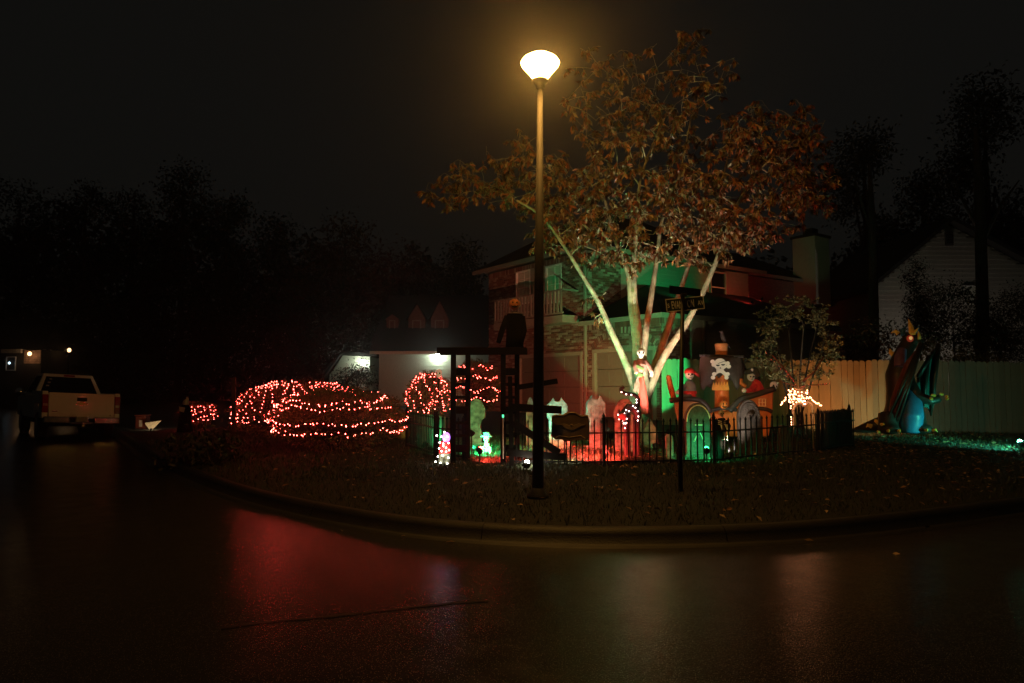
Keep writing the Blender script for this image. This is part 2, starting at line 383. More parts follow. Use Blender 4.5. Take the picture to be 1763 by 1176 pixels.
# bricks in running bond
rows = []
def brick_rows(kind, lo, hi, z0, z1, holes, top_soldier):
    z = z0; r = 0
    while z < z1 - 0.05:
        if top_soldier and z > z1 - 0.26: break
        iv = [(lo, hi)]
        for (a0, b0, a1, b1) in holes:
            if b0 < z + 0.06 and b1 > z:
                nv = []
                for (p, q) in iv:
                    if a1 <= p or a0 >= q: nv.append((p, q)); continue
                    if a0 > p: nv.append((p, a0))
                    if a1 < q: nv.append((a1, q))
                iv = nv
        for (p, q) in iv:
            x = p - (0.107 if r % 2 else 0)
            while x < q:
                e0, e1 = max(x, p), min(x + 0.203, q)
                if e1 - e0 > 0.05: rows.append((kind, e0, e1, z, z + 0.0635))
                x += 0.215
        z += 0.0755; r += 1
    if top_soldier:
        x = lo
        while x < hi - 0.06: rows.append((kind, x, x + 0.0635, z1 - 0.22, z1 - 0.02)); x += 0.0755
brick_rows('T', 0.0, SL, GZ, EA, holesT, True); brick_rows('W', SW, -0.005, GZ, EW, holesT, True)
brick_rows('S', 0.0, 1.6, EW - 0.2, EA, [], True); brick_rows('V', 0.0, 1.3, GZ, EW, [], True)
def brick_frame(b):
    k, x0, x1, z0, z1 = b; j = random.uniform(-0.003, 0.004)
    if k in 'TW': return H(x0, 0.0 - j, z0), ha * (x1 - x0), hb * 0.05, UP * (z1 - z0)
    s = 0.0 if k == 'S' else SW
    return H(s - j, x0, z0), hb * (x1 - x0), ha * 0.05, UP * (z1 - z0)
singles = [b for b in rows if b[0] == 'W' and abs(b[2] - b[1] - 0.203) < 1e-4 and b[3] > 2.0]
singles = sorted(singles, key=lambda b: -b[3])[:300]; ss = set(map(id, singles)); mb = MB()
for b in rows:
    if id(b) not in ss: mb.fbox(*brick_frame(b))
# soldier arch over the near garage door
gc = (g2[0] + g2[2]) / 2; half = (g2[2] - g2[0]) / 2 + 0.1; zb = g2[3] + 0.06; rise = 0.52; Rr = (half * half + rise * rise) / (2 * rise); a_m = math.asin(half / Rr)
for k in range(int(2 * a_m * Rr / 0.078)):
    an = -a_m + (k + 0.5) * 0.078 / Rr; c0 = H(gc + math.sin(an) * Rr, -0.018, zb + rise - Rr + math.cos(an) * Rr); ta = (ha * math.cos(an) - UP * math.sin(an)); no = (ha * math.sin(an) + UP * math.cos(an))
    mb.fbox(c0 - ta * 0.032, ta * 0.064, hb * 0.05, no * 0.2)
o = mb.build('brick_field', BRICK, HR, recalc=False); o['kind'] = 'stuff'
bme = bpy.data.meshes.new('brick'); q = MB().fbox((0, 0, 0), ha * 0.203, hb * 0.05, UP * 0.0635); bme.from_pydata(q.v, [], q.f); bme.materials.append(BRICK)
for b in singles:
    o = link(bpy.data.objects.new('brick', bme)); o.parent = HR; o.location = brick_frame(b)[0] - ORG[HR.name]
# quoin strip and downspouts
mb = MB(); mb.fbox(H(0.03, -0.07, GZ), ha * 0.09, hb * 0.07, UP * (EA - GZ)); mb.build('downspout', TRIM, HR)
mb = MB(); t_, z_ = onS(1209, 600, SW); mb.fbox(H(SW - 0.1, t_, GZ), ha * 0.08, hb * 0.08, UP * (EW - GZ)); mb.build('downspout', TRIM, HR)
# siding on the walls facing the right street (lapped boards)
def lapped(fr, u0, u1, z0, z1, step, holes=()):
    mb = MB(); z = z0
    while z < z1:
        iv = [(u0, u1)]
        for (a0, b0, a1, b1) in holes:
            if b0 < z + step and b1 > z:
                iv = [r for (p, q) in iv for r in ((p, min(q, a0)), (max(p, a1), q)) if r[1] - r[0] > 0.02]
        for (p, q) in iv:
            h = min(step, z1 - z)
            A, B = fr(p, 0, z), fr(q, 0, z); C, D = fr(q, 0.022, z + h), fr(p, 0.022, z + h); mb.quad(A, B, C, D); mb.quad(fr(p, 0.03, z), fr(q, 0.03, z), B, A)
        z += step
    return mb
wr = rectpx(onS, 1222, 468, 1250, 522)
def siding_part(name, mb, mat, parent): o = mb.build(name, mat, parent); o['kind'] = 'stuff'; return o
siding_part('siding', lapped(lambda u, d, z: H(0.0 + d, u, z), 1.62, 9.0, EW - 0.3, EA, 0.16, [wr]), SIDING, HR)
siding_part('siding', lapped(lambda u, d, z: H(SW + d, u, z), 1.33, 9.0, GZ, EW, 0.16), SIDING, HR)
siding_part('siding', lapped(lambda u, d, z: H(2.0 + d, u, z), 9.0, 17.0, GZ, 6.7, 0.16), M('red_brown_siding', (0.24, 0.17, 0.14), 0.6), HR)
mb = MB(); mb.fbox(H(0.06, 1.62, GZ), ha * 0.1, hb * 7.38, UP * (EA - GZ)); mb.fbox(H(SW + 0.06, 1.33, GZ), ha * 0.1, hb * 7.6, UP * (EW - GZ)); mb.fbox(H(0.1, 9.0, GZ), ha * 6, hb * 0.1, UP * (EA - GZ))
mb.fbox(H(2.06, 9.1, GZ), ha * 5, hb * 7.9, UP * (6.7 - GZ)); mb.build('wall_core', TRIM, HR)
mb = MB(); mb.fbox(H(0.25, 0.25, GZ), ha * (SL - 0.5), hb * 8.6, UP * (EA - GZ - 0.1)); mb.fbox(H(SL - 0.2, 0.02, GZ - .3), ha * 0.2, hb * 8.8, UP * (EA - GZ + .25)); mb.build('interior', M('dark_interior', (0.02, 0.018, 0.015), 0.9), HR)
# eaves, gutters and hip roofs
def hip(name, s0, s1, t0, t1, z, ridge_h, over=0.5, parent=HR):
    s0 -= over; s1 += over; t0 -= over; t1 += over; mb = MB()
    A, B, C, D = H(s0, t0, z), H(s1, t0, z), H(s1, t1, z), H(s0, t1, z); w = min(s1 - s0, t1 - t0) / 2
    if s1 - s0 > t1 - t0: R0, R1 = H(s0 + w, (t0 + t1) / 2, z + ridge_h), H(s1 - w, (t0 + t1) / 2, z + ridge_h); fs = [(A, B, R1, R0), (B, C, R1), (C, D, R0, R1), (D, A, R0)]
    else: R0, R1 = H((s0 + s1) / 2, t0 + w, z + ridge_h), H((s0 + s1) / 2, t1 - w, z + ridge_h); fs = [(A, B, R0), (B, C, R1, R0), (C, D, R1), (D, A, R0, R1)]
    for q in fs: mb.quad(*q)
    rf = mb.build(name, SHING, parent)
    m2 = MB(); m2.fbox(H(s0 + 0.05, t0 + 0.05, z - 0.03), ha * (s1 - s0 - 0.1), hb * (t1 - t0 - 0.1), UP * 0.02); m2.build('soffit', TRIM, rf)
    m3 = MB()
    m3.fbox(H(s0, t0, z - 0.16), ha * (s1 - s0), hb * 0.06, UP * 0.15); m3.fbox(H(s0, t0 + 0.063, z - 0.16), ha * 0.06, hb * (t1 - t0), UP * 0.15)
    m3.build('gutter', TRIM, rf)
hip('roof', 0, SL, 0, 9, EA + 0.12, 2.3)
hip('roof', 2, 7, 9.2, 17, 6.8, 1.6)
# lean-to hip over the garage wing
mb = MB(); ov = 0.45; z0 = EW + 0.06
A, B, Cq, Dq = H(SW - ov, -ov, z0), H(-0.02, -ov, z0), H(-0.02, 2.9, z0 + 1.55), H(-0.02, 9.0, z0 + 1.55)
E1, E2 = H(SW - ov, 9.4, z0), H(-0.02, 9.4, z0)
mb.quad(A, B, Cq); mb.quad(A, Cq, Dq, E1); mb.quad(E1, Dq, E2); rf = mb.build('roof', SHING, HR)
m2 = MB(); m2.fbox(H(SW - ov + 0.05, -ov + 0.05, z0 - 0.03), ha * (-SW + ov - 0.1), hb * 9.7, UP * 0.02); m2.build('soffit', TRIM, rf)
m3 = MB(); m3.fbox(H(SW - ov, -ov, z0 - 0.15), ha * (-SW + ov - 0.03), hb * 0.06, UP * 0.14); m3.fbox(H(SW - ov, -ov + 0.063, z0 - 0.15), ha * 0.06, hb * 9.7, UP * 0.14); m3.build('gutter', TRIM, rf)
# windows
def window(fr, rect, parent, cols=2, rows_=3, blind=True, lab=None, inset=0.1, glass=None, frame=None):
    u0, z0, u1, z1 = rect; f = MB(); w = 0.05
    for (a, b, c, d) in ((u0, z0, u1, z0 + w), (u0, z1 - w, u1, z1), (u0, z0 + w, u0 + w, z1 - w), (u1 - w, z0 + w, u1, z1 - w)):
        f.prism([fr(a, -0.01, b), fr(c, -0.01, b), fr(c, -0.01, d), fr(a, -0.01, d)], fr(0, inset, 0) - fr(0, 0, 0))
    wo = f.build('window', frame or WHITE, parent)
    if lab: wo['label'] = lab
    p = MB(); p.prism([fr(u0 + w, inset - 0.02, z0 + w), fr(u1 - w, inset - 0.02, z0 + w), fr(u1 - w, inset - 0.02, z1 - w), fr(u0 + w, inset - 0.02, z1 - w)], fr(0, 0.02, 0) - fr(0, 0, 0))
    p.build('pane', glass or (BLIND if blind else GLASS), wo)
    g = MB()
    for i in range(1, cols):
        u = u0 + (u1 - u0) * i / cols; g.prism([fr(u - 0.012, inset - 0.035, z0 + w), fr(u + 0.012, inset - 0.035, z0 + w), fr(u + 0.012, inset - 0.035, z1 - w), fr(u - 0.012, inset - 0.035, z1 - w)], fr(0, 0.012, 0) - fr(0, 0, 0))
    for i in range(1, rows_):
        z = z0 + (z1 - z0) * i / rows_; hh = 0.025 if i == (rows_ + 1) // 2 else 0.012
        g.prism([fr(u0 + w, inset - 0.036, z - hh), fr(u1 - w, inset - 0.036, z - hh), fr(u1 - w, inset - 0.036, z + hh), fr(u0 + w, inset - 0.036, z + hh)], fr(0, 0.012, 0) - fr(0, 0, 0))
    g.build('muntin', WHITE, wo)
    return wo
fT = lambda u, d, z: H(u, d, z)
window(fT, w1, HR, 2, 4); window(fT, w2, HR, 2, 4)
window(lambda u, d, z: H(d - 0.05, u, z), wr, HR, 1, 2, blind=False, frame=M('window_trim_pale', (0.55, 0.42, 0.38), 0.5))
# siding panel between the upper windows
q = (w1[0] - 1.05, EW + 1.0, w1[0] - 0.02, EA - 0.3); mb = MB(); mb.fbox(H(w2[2] + 0.02, -0.015, w1[1]), ha * (w1[0] - w2[2] - 0.04), hb * 0.03, UP * (w1[3] - w1[1])); mb.build('panel', TRIM, HR)
# balcony
tB = -0.75; bl = rectpx(onT, 850, 508, 968, 549, tB); bal = MB(); bal.fbox(H(bl[0], tB, bl[1] - 0.28), ha * (bl[2] - bl[0]), hb * 0.74, UP * 0.26); bo = bal.build('balcony', TRIM, HR)
mb = MB(); mb.fbox(H(bl[0], tB, bl[3] - 0.05), ha * (bl[2] - bl[0]), hb * 0.08, UP * 0.05); mb.fbox(H(bl[0], tB + 0.01, bl[1] + 0.02), ha * (bl[2] - bl[0]), hb * 0.05, UP * 0.06)
for s in (bl[0], bl[2] - 0.06): mb.fbox(H(s, tB + 0.08, bl[3] - 0.05), ha * 0.06, hb * 0.66, UP * 0.05)
mb.build('handrail', TRIM, bo)
nb = int((bl[2] - bl[0]) / 0.19)
for i in range(nb):
    mb = MB(); s = bl[0] + 0.05 + i * (bl[2] - bl[0] - 0.15) / (nb - 1); mb.fbox(H(s, tB + 0.012, bl[1] + 0.085), ha * 0.1, hb * 0.03, UP * (bl[3] - bl[1] - 0.14)); mb.build('baluster', TRIM, bo)
# garage doors
for g in (g1, g2):
    mb = MB(); u0, _, u1, z1 = g
    for (a, b, c, d) in ((u0 - 0.1, GZ, u0 + 0.02, z1 + 0.1), (u1 - 0.02, GZ, u1 + 0.1, z1 + 0.1), (u0 + 0.02, z1 - 0.02, u1 - 0.02, z1 + 0.1)):
        mb.fbox(H(a, -0.03, b), ha * (c - a), hb * 0.08, UP * (d - b))
    go = mb.build('garage_door', TRIM, HR)
    nr = 4; hh = (z1 - GZ) / nr
    for r in range(nr):
        mb = MB(); mb.fbox(H(u0 + 0.02, 0.1, GZ + r * hh + 0.008), ha * (u1 - u0 - 0.04), hb * 0.05, UP * (hh - 0.016)); nc = 4; ww = (u1 - u0 - 0.04) / nc
        for c in range(nc): mb.fbox(H(u0 + 0.02 + c * ww + 0.08, 0.085, GZ + r * hh + 0.1), ha * (ww - 0.16), hb * 0.02, UP * (hh - 0.2))
        mb.build('panel', DOORP, go)
# chimney on the rear wing
cb = P(1405, 500, 33.5); mb = MB(); mb.fbox(V((cb.x, cb.y, 5.5)), ha * 1.2, hb * 1.25, UP * 3.35); ch = mb.build('chimney', SIDING, HR)
mb = MB(); mb.fbox(V((cb.x, cb.y, 8.85)) - ha * 0.08 - hb * 0.08, ha * 1.36, hb * 1.41, UP * 0.12); mb.fbox(V((cb.x, cb.y, 8.97)) + ha * 0.3 + hb * 0.3, ha * 0.5, hb * 0.5, UP * 0.35); mb.build('chimney_cap', SHING, ch)

# ------------------------------------------------------------------ other houses
def wallpoly(mb, pts, d): mb.prism(pts, d)
NS = M('pale_green_siding', (0.40, 0.42, 0.34), 0.6, var=0.06)
D = 37.0; nb_ = P(650, 700, D); nb_.z = 0.4
NH = thing('neighbour_house', nb_, 'dim neighbouring house with dormers and a lit garage wall beyond the red-lit hedges', 'house')
def Z(py, D): return P(881, py, D).z
def X(px, D): return P(px, 666, D).x
x0, x1, zt = X(652, D), X(862, D), Z(606, D)
siding_part('siding', lapped(lambda u, d, z: V((u, D + d, z)), x0, x1, 0.4, zt, 0.2), NS, NH)
mb = MB(); mb.fbox((x0, D + 0.05, 0.4), V((x1 - x0, 0, 0)), V((0, 8, 0)), UP * (zt - 0.4)); mb.build('wall', NS, NH)
zr = Z(505, D + 4); mb = MB(); A, B = V((x0 - 0.4, D - 0.5, zt + 0.02)), V((x1 + 0.4, D - 0.5, zt + 0.02)); C_, D_ = V((x1 + 0.4, D + 5, zr)), V((x0 - 0.4, D + 5, zr))
mb.quad(A, B, C_, D_); mb.quad(D_, C_, V((x1 + 0.4, D + 10, zt)), V((x0 - 0.4, D + 10, zt))); rfo = mb.build('roof', SHING, NH)
mb = MB(); mb.fbox((x0 - 0.4, D - 0.52, zt - 0.14), V((x1 - x0 + 0.8, 0, 0)), V((0, 0.05, 0)), UP * 0.16); mb.build('fascia', WHITE, rfo)
for i, (pa, pb, pt) in enumerate(((664, 684, 542), (702, 731, 524), (741, 771, 519))):
    dd = D + 1.6; xa, xb = X(pa, dd), X(pb, dd); za, zc, zp = Z(588, dd), Z(548, dd), Z(pt, dd); xm = (xa + xb) / 2
    mb = MB(); mb.prism([V((xa, dd, za)), V((xb, dd, za)), V((xb, dd, zc)), V((xm, dd, zp)), V((xa, dd, zc))], (0, 2.4, 0)); dm = mb.build('dormer', M('dormer_brick', (0.13, 0.08, 0.07), 0.8), NH)
    mb = MB(); mb.quad(V((xa - 0.1, dd - 0.1, zc - 0.1)), V((xm, dd - 0.1, zp + 0.06)), V((xm, dd + 2.6, zp + 0.06)), V((xa - 0.1, dd + 2.6, zc - 0.1))); mb.quad(V((xb + 0.1, dd - 0.1, zc - 0.1)), V((xm, dd - 0.1, zp + 0.06)), V((xm, dd + 2.6, zp + 0.06)), V((xb + 0.1, dd + 2.6, zc - 0.1))); mb.build('dormer_roof', SHING, dm)
    w_ = (xb - xa) * 0.27; fr = lambda u, d, z, dd=dd: V((u, dd - 0.04 + d, z)); u0, u1, z0_, z1_ = xm - w_, xm + w_, za + 0.1, zc - 0.1
    f = MB()
    for (a, b, c, d) in ((u0, z0_, u1, z0_ + .06), (u0, z1_ - .06, u1, z1_), (u0, z0_ + .06, u0 + .06, z1_ - .06), (u1 - .06, z0_ + .06, u1, z1_ - .06), (u0 + .06, (z0_ + z1_) / 2 - .03, u1 - .06, (z0_ + z1_) / 2 + .03)):
        f.fbox((a, dd - 0.05, b), V((c - a, 0, 0)), V((0, 0.06, 0)), UP * (d - b))
    wo = f.build('window', M('dormer_trim', (0.2, 0.19, 0.17), 0.6), dm)
# lit side porch wall
dp = D + 3; mb = MB(); pl = [P(567, 646, dp), P(590, 612, dp), P(637, 614, dp), P(637, 672, dp), P(567, 672, dp)]
po = thing('porch_building', (pl[4].x, dp, 0.4), 'floodlit pale clapboard gable wall of a small building left of the dormered house', 'building')
mb.prism(pl, (0, 3, 0)); mb.build('wall', NS, po)
mb = MB()
for k in range(9):
    z0_ = pl[3].z + k * 0.19; xl = pl[4].x if z0_ < pl[0].z else pl[0].x + (pl[1].x - pl[0].x) * (z0_ + 0.19 - pl[0].z) / (pl[1].z - pl[0].z)
    if z0_ + 0.19 < pl[1].z: mb.quad(V((xl, dp - 0.035, z0_)), V((pl[2].x, dp - 0.035, z0_)), V((pl[2].x, dp - 0.005, z0_ + 0.19)), V((xl, dp - 0.005, z0_ + 0.19)))
siding_part('siding', mb, NS, po)
mb = MB(); mb.prism([pl[1] + V((-0.1, -0.3, 0.05)), pl[2] + V((0.4, -0.3, 0.05)), pl[2] + V((0.4, -0.3, 0.2)), pl[1] + V((0, -0.3, 0.2))], (0, 3.4, 0)); mb.prism([pl[0] + V((-0.4, -0.3, -0.35)), pl[1] + V((-0.05, -0.3, 0.05)), pl[1] + V((-0.05, -0.3, 0.2)), pl[0] + V((-0.45, -0.3, -0.2))], (0, 3.4, 0)); mb.build('roof', SHING, po)
mb = MB(); c = P(630, 630, dp - 0.08); mb.box(c, (0.45, 0.06, 0.7)); mb.build('shutter', WHITE, po)
# far-left house across the street
D = 50.0; fb = P(0, 690, D); fb.z = 0.2
FH = thing('far_house', fb, 'dark house at the far left edge with a lit brick corner under its porch lamp', 'house')
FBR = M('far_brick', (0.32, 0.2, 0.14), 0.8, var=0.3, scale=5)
xl, xr, zt = X(-130, D), X(69, D), Z(602, D)
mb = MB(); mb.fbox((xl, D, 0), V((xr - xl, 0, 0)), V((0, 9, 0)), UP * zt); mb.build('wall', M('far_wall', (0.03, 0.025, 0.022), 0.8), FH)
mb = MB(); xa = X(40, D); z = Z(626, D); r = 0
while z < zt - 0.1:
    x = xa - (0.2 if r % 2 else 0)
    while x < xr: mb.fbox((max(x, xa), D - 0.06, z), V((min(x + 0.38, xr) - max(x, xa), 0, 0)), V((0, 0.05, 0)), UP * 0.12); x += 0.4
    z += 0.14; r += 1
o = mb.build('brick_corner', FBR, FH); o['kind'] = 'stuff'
mb = MB(); mb.fbox((X(4, D), D - 0.3, Z(608, D)), V((X(38, D) - X(4, D), 0, 0)), V((0, 0.2, 0)), UP * 0.3); mb.build('fascia', M('far_fascia', (0.4, 0.37, 0.33), 0.6), FH)
mb = MB(); A, B = V((xl - 1, D - 0.7, zt)), V((xr + 0.7, D - 0.7, zt)); mb.quad(A, B, V((xr - 2, D + 4.5, zt + 2.6)), V((xl, D + 4.5, zt + 2.6))); mb.quad(B, V((xr + 0.7, D + 9.5, zt)), V((xr - 2, D + 4.5, zt + 2.6))); mb.build('roof', SHING, FH)
window(lambda u, d, z: V((u, D - 0.06 + d, z)), (X(9, D), Z(638, D), X(26, D), Z(614, D)), FH, 2, 2, blind=False)
# gabled house at the right
D = 31.0; GH = thing('gabled_house', V((X(1632, D), D, 0.6)), 'tall pale gabled house behind the board fence at the right edge', 'house')
pk, le, re = P(1632, 385, D), P(1508, 489, D), P(1860, 506, D)
GS = M('grey_siding', (0.40, 0.38, 0.33), 0.7, var=0.08)
mb = MB(); mb.prism([V((le.x, D + 0.06, 0.5)), V((re.x, D + 0.06, 0.5)), V((re.x, D + 0.06, re.z)), V((pk.x, D + 0.06, pk.z)), V((le.x, D + 0.06, le.z))], (0, 9, 0)); mb.build('wall', GS, GH)
mb = MB(); z = 0.6
while z < pk.z - 0.1:
    h = 0.2; zz_ = z + h
    a = le.x if zz_ < le.z else le.x + (pk.x - le.x) * (zz_ - le.z) / (pk.z - le.z); b = re.x if zz_ < re.z else re.x + (pk.x - re.x) * (zz_ - re.z) / (pk.z - re.z)
    mb.quad(V((a, D, z)), V((b, D, z)), V((b, D + 0.03, zz_)), V((a, D + 0.03, zz_))); mb.quad(V((a, D + 0.04, z)), V((b, D + 0.04, z)), V((b, D, z)), V((a, D, z))); z += h
siding_part('siding', mb, GS, GH)
mb = MB()
for e in (le, re):
    sx = 1 if e is re else -1; ext = (e - pk).normalized() * 0.7
    mb.prism([V((pk.x, D - 0.4, pk.z + 0.05)), V((pk.x, D - 0.4, pk.z + 0.25)), V((e.x + ext.x, D - 0.4, e.z + ext.z + 0.25)), V((e.x + ext.x, D - 0.4, e.z + ext.z + 0.05))], (0, 9.8, 0))
mb.build('roof', SHING, GH)
mb = MB(); c = P(1634, 411, D - 0.06)
mb.box(c, (0.34, 0.08, 0.62))
for k in range(5): mb.box(c + V((0, -0.05, -0.24 + k * 0.12)), (0.3, 0.05, 0.03))
mb.build('gable_vent', M('vent_dark', (0.08, 0.075, 0.07), 0.7), GH)
window(lambda u, d, z: V((u, D - 0.08 + d, z)), (X(1665, D), Z(525, D), X(1695, D), Z(492, D)), GH, 2, 2, blind=True)

# ------------------------------------------------------------------ board fence
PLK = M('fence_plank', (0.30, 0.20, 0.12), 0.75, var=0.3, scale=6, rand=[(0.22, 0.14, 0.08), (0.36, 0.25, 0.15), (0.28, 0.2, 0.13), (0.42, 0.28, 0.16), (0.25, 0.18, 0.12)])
def plank_mesh(w, h):
    q = MB(); q.prism([V((0, 0, 0)), V((w, 0, 0)), V((w, 0, h - 0.04)), V((w - 0.03, 0, h)), V((0.03, 0, h)), V((0, 0, h - 0.04))], (0, 0.018, 0)); me = bpy.data.meshes.new('plank'); me.from_pydata(q.v, [], q.f); me.materials.append(PLK); return me
pme = plank_mesh(0.138, 1.86)
PLG = M('teal_lit_plank', (0.2, 0.2, 0.17), 0.8, var=0.25, scale=6, rand=[(0.08, 0.09, 0.08), (0.12, 0.125, 0.105), (0.10, 0.11, 0.095)])  # dim teal light put into the plank colour of the right-hand run
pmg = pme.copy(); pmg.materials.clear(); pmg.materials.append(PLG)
def boardfence(a, b, label, pme=pme):
    a, b = V(a), V(b); L = (b - a).xy.length; d = V(((b - a).x / L, (b - a).y / L, 0)); ro = thing('board_fence', V((a.x, a.y, gz(a.x, a.y))), label, 'fence', 'board fence runs'); ang = math.atan2(d.y, d.x); k = 0; s = 0
    nn = V((-d.y, d.x, 0))
    for zz in (0.3, 0.95, 1.55):
        mb = MB(); mb.fbox(a + nn * 0.03 + UP * zz, b - a, nn * 0.04, UP * 0.09); mb.build('rail', PLK, ro)
    while s < L:
        p = a + d * s; p.z = gz(p.x, p.y) - 0.02 + random.uniform(-0.02, 0.02); o = link(bpy.data.objects.new('plank', pme)); o.parent = ro; o.location = p - nn * random.uniform(0, 0.006) - ORG[ro.name]; o.rotation_euler = (0, random.uniform(-0.006, 0.006), ang)
        s += 0.1445; k += 1
boardfence(GD(1140, 19.4), GD(1330, 18.9), 'board fence run behind the pirate ship, left of the myrtle')
boardfence(GD(1332, 18.8), GD(1548, 18.1), 'orange-lit board fence run between myrtle and dragon')
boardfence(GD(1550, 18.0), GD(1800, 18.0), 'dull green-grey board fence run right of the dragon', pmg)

# ------------------------------------------------------------------ vegetation
BARK = M('pale_bark', (0.40, 0.36, 0.23), 0.85, var=0.5, scale=5, bump=1.0, bscale=22)
DBARK = M('dark_bark', (0.05, 0.042, 0.035), 0.9, var=0.3, bump=0.6)
ALEAF = M('autumn_leaf', (0.2, 0.09, 0.03), 0.35, bump=0, trans=0.08, rand=[(0.34, 0.08, 0.03), (0.5, 0.25, 0.09), (0.035, 0.016, 0.01), (0.5, 0.42, 0.25), (0.03, 0.045, 0.02), (0.05, 0.02, 0.012), (0.42, 0.13, 0.07), (0.03, 0.022, 0.01), (0.26, 0.32, 0.15)])  # near-black and pale entries put shaded and lit leaves into the colour
def grow(root, stems, tips, leafmat, barkmat, leaf_l, per, gap, droop, minr=0.006, twig_from=0.35, crown='crown', spread=0.16):
    """stems: list of (points, radii). Branches reach every tip; leaflets hang along their outer part."""
    tk = MB(); nodes = []; rad = []
    for pts, rr in stems:
        rs = resample([V(p) for p in pts], 5); m = len(rs); ri = [rr[0] + (rr[1] - rr[0]) * (i / (m - 1)) ** 0.8 for i in range(m)]
        ri = [r * random.uniform(0.95, 1.06) for r in ri]
        tk.tube(rs, ri, 10); nodes += rs[m // 3:]; rad += ri[m // 3:]
    br = MB(); lc = []; ld_ = []
    N = np.array([list(q) for q in nodes]); R = list(rad)
    dist = [min((V(t) - q).length for q in nodes[::4]) for t in tips]
    for j in np.argsort(dist):
        t = np.array(tips[j]); dv = N - t; dl = np.linalg.norm(dv, axis=1) + np.where(N[:, 2] > t[2] + 0.2, 1.5, 0); i = int(np.argmin(dl))
        a, b = V(N[i]), V(t); L = (b - a).length
        if L < 0.15: continue
        mid = (a + b) / 2 + V((random.gauss(0, 0.1), random.gauss(0, 0.1), random.uniform(0.05, 0.16))) * L
        pts = [a * (1 - u) ** 2 + mid * 2 * u * (1 - u) + b * u * u for u in np.linspace(0, 1, max(4, int(L / 0.35) + 3))]
        r0 = min(R[i] * 0.75, 0.012 + 0.016 * L); r1 = minr; br.tube(pts, [r0 + (r1 - r0) * k / (len(pts) - 1) for k in range(len(pts))], 5, caps=False)
        N = np.vstack([N, np.array([list(q) for q in pts[1:]])]); R += [r0 + (r1 - r0) * k / (len(pts) - 1) for k in range(1, len(pts))]
        s = L * twig_from
        while s < L + 0.05:
            u = min(1, s / L); c = a * (1 - u) ** 2 + mid * 2 * u * (1 - u) + b * u * u
            sd = V((random.gauss(0, 1), random.gauss(0, 1), random.gauss(0, 0.6))).normalized(); tl = random.uniform(0.4, 1) * spread
            e = c + sd * tl * 2 - UP * tl * 0.5; br.tube([c, (c + e) / 2 + UP * 0.02, e], [0.004, 0.003, 0.002], 3, caps=False)
            for k in range(per):
                w = random.uniform(0.35, 1); q = c.lerp(e, w); lc.append(q); ld_.append(sd * 0.45 + V((random.gauss(0, 0.45), random.gauss(0, 0.45), -droop + random.gauss(0, 0.3))))
            s += gap * random.uniform(0.7, 1.3)
    tk.build('trunk', barkmat, root, smooth=True, recalc=False); br.build('branches', barkmat, root, recalc=False)['kind'] = 'stuff'
    lc = np.array([list(q) for q in lc]); n_ = len(lc)
    v, f = leaves(lc, np.array([list(q) for q in ld_]), rng.uniform(0.7, 1.25, n_) * leaf_l, rng.uniform(0.7, 1.2, n_) * leaf_l * 0.42)
    npmesh(crown, v, f, leafmat, root)
# the big corner tree
TD = 14.5; tb = GD(1104, TD)
TR = thing('ash_tree', tb, 'large multi-stemmed tree with orange autumn leaves lit from below', 'tree')
F = lambda px, py, dy=0: P(px, py, TD + dy)
st = [([tb + V((0, 0, -0.1)), F(1104, 715), F(1102, 670), F(1099, 630)], (0.26, 0.2)),
      ([F(1104, 705), F(1080, 632, -.05), F(1052, 570, -.2), F(1030, 520, -.3), F(1006, 480, -.5), F(975, 430, -.9), F(935, 375, -1.3), F(890, 345, -1.8)], (0.088, 0.018)),
      ([F(1100, 660), F(1097, 600), F(1088, 530), F(1082, 470), F(1062, 420, .2), F(1040, 340, .5), F(1010, 240, .9)], (0.125, 0.014)),
      ([F(1098, 640), F(1096, 560), F(1090, 500), F(1092, 440), F(1098, 380), F(1105, 300), F(1150, 190, .8)], (0.13, 0.012)),
      ([F(1106, 620, .15), F(1112, 570, .2), F(1122, 505, .3), F(1132, 440, .4), F(1140, 380, .5), F(1170, 300, .8), F(1190, 200, 1.2)], (0.09, 0.015)),
      ([F(1108, 690, .15), F(1135, 610, .4), F(1155, 550, .6), F(1178, 480, .8), F(1200, 420, 1.0), F(1235, 340, 1.4), F(1260, 240, 1.8)], (0.105, 0.014)),
      ([F(1106, 705), F(1140, 620, -.1), F(1182, 556, -.2), F(1212, 500, -.3), F(1240, 432, -.4), F(1268, 355, -.5), F(1310, 290, -.6), F(1370, 240, -.8)], (0.095, 0.012))]
tips = []
for (px, py, rx, ry, n_, sy) in ((815, 325, 100, 34, 42, 1.0), (900, 270, 70, 50, 22, 1.8), (985, 330, 95, 75, 78, 2.2), (1120, 255, 125, 95, 105, 2.6), (1110, 370, 120, 60, 85, 2.2), (1270, 330, 160, 80, 125, 2.6),
                                 (1330, 235, 110, 80, 85, 2.2), (1225, 400, 95, 50, 58, 1.8), (1030, 150, 90, 80, 26, 2.4), (1170, 120, 110, 80, 34, 2.6), (1010, 410, 75, 38, 40, 1.6), (1400, 310, 48, 66, 32, 1.5), (1140, 430, 90, 30, 26, 1.4), (1030, 530, 25, 35, 4, .3), (935, 325, 75, 62, 62, 1.6), (955, 395, 55, 36, 34, 1.3), (830, 290, 60, 30, 14, 1.2), (1060, 450, 70, 22, 16, 1.2), (1290, 400, 90, 30, 30, 1.8)):
    for k in range(int(n_ * 1.45)):
        while True:
            a, b, c = [random.uniform(-1, 1) for _ in range(3)]
            if a * a + b * b + c * c < 1: break
        tips.append(F(px + a * rx, py + b * ry, c * sy))
grow(TR, st, tips, ALEAF, BARK, 0.145, 11, 0.2, 0.85, minr=0.004, spread=0.11)
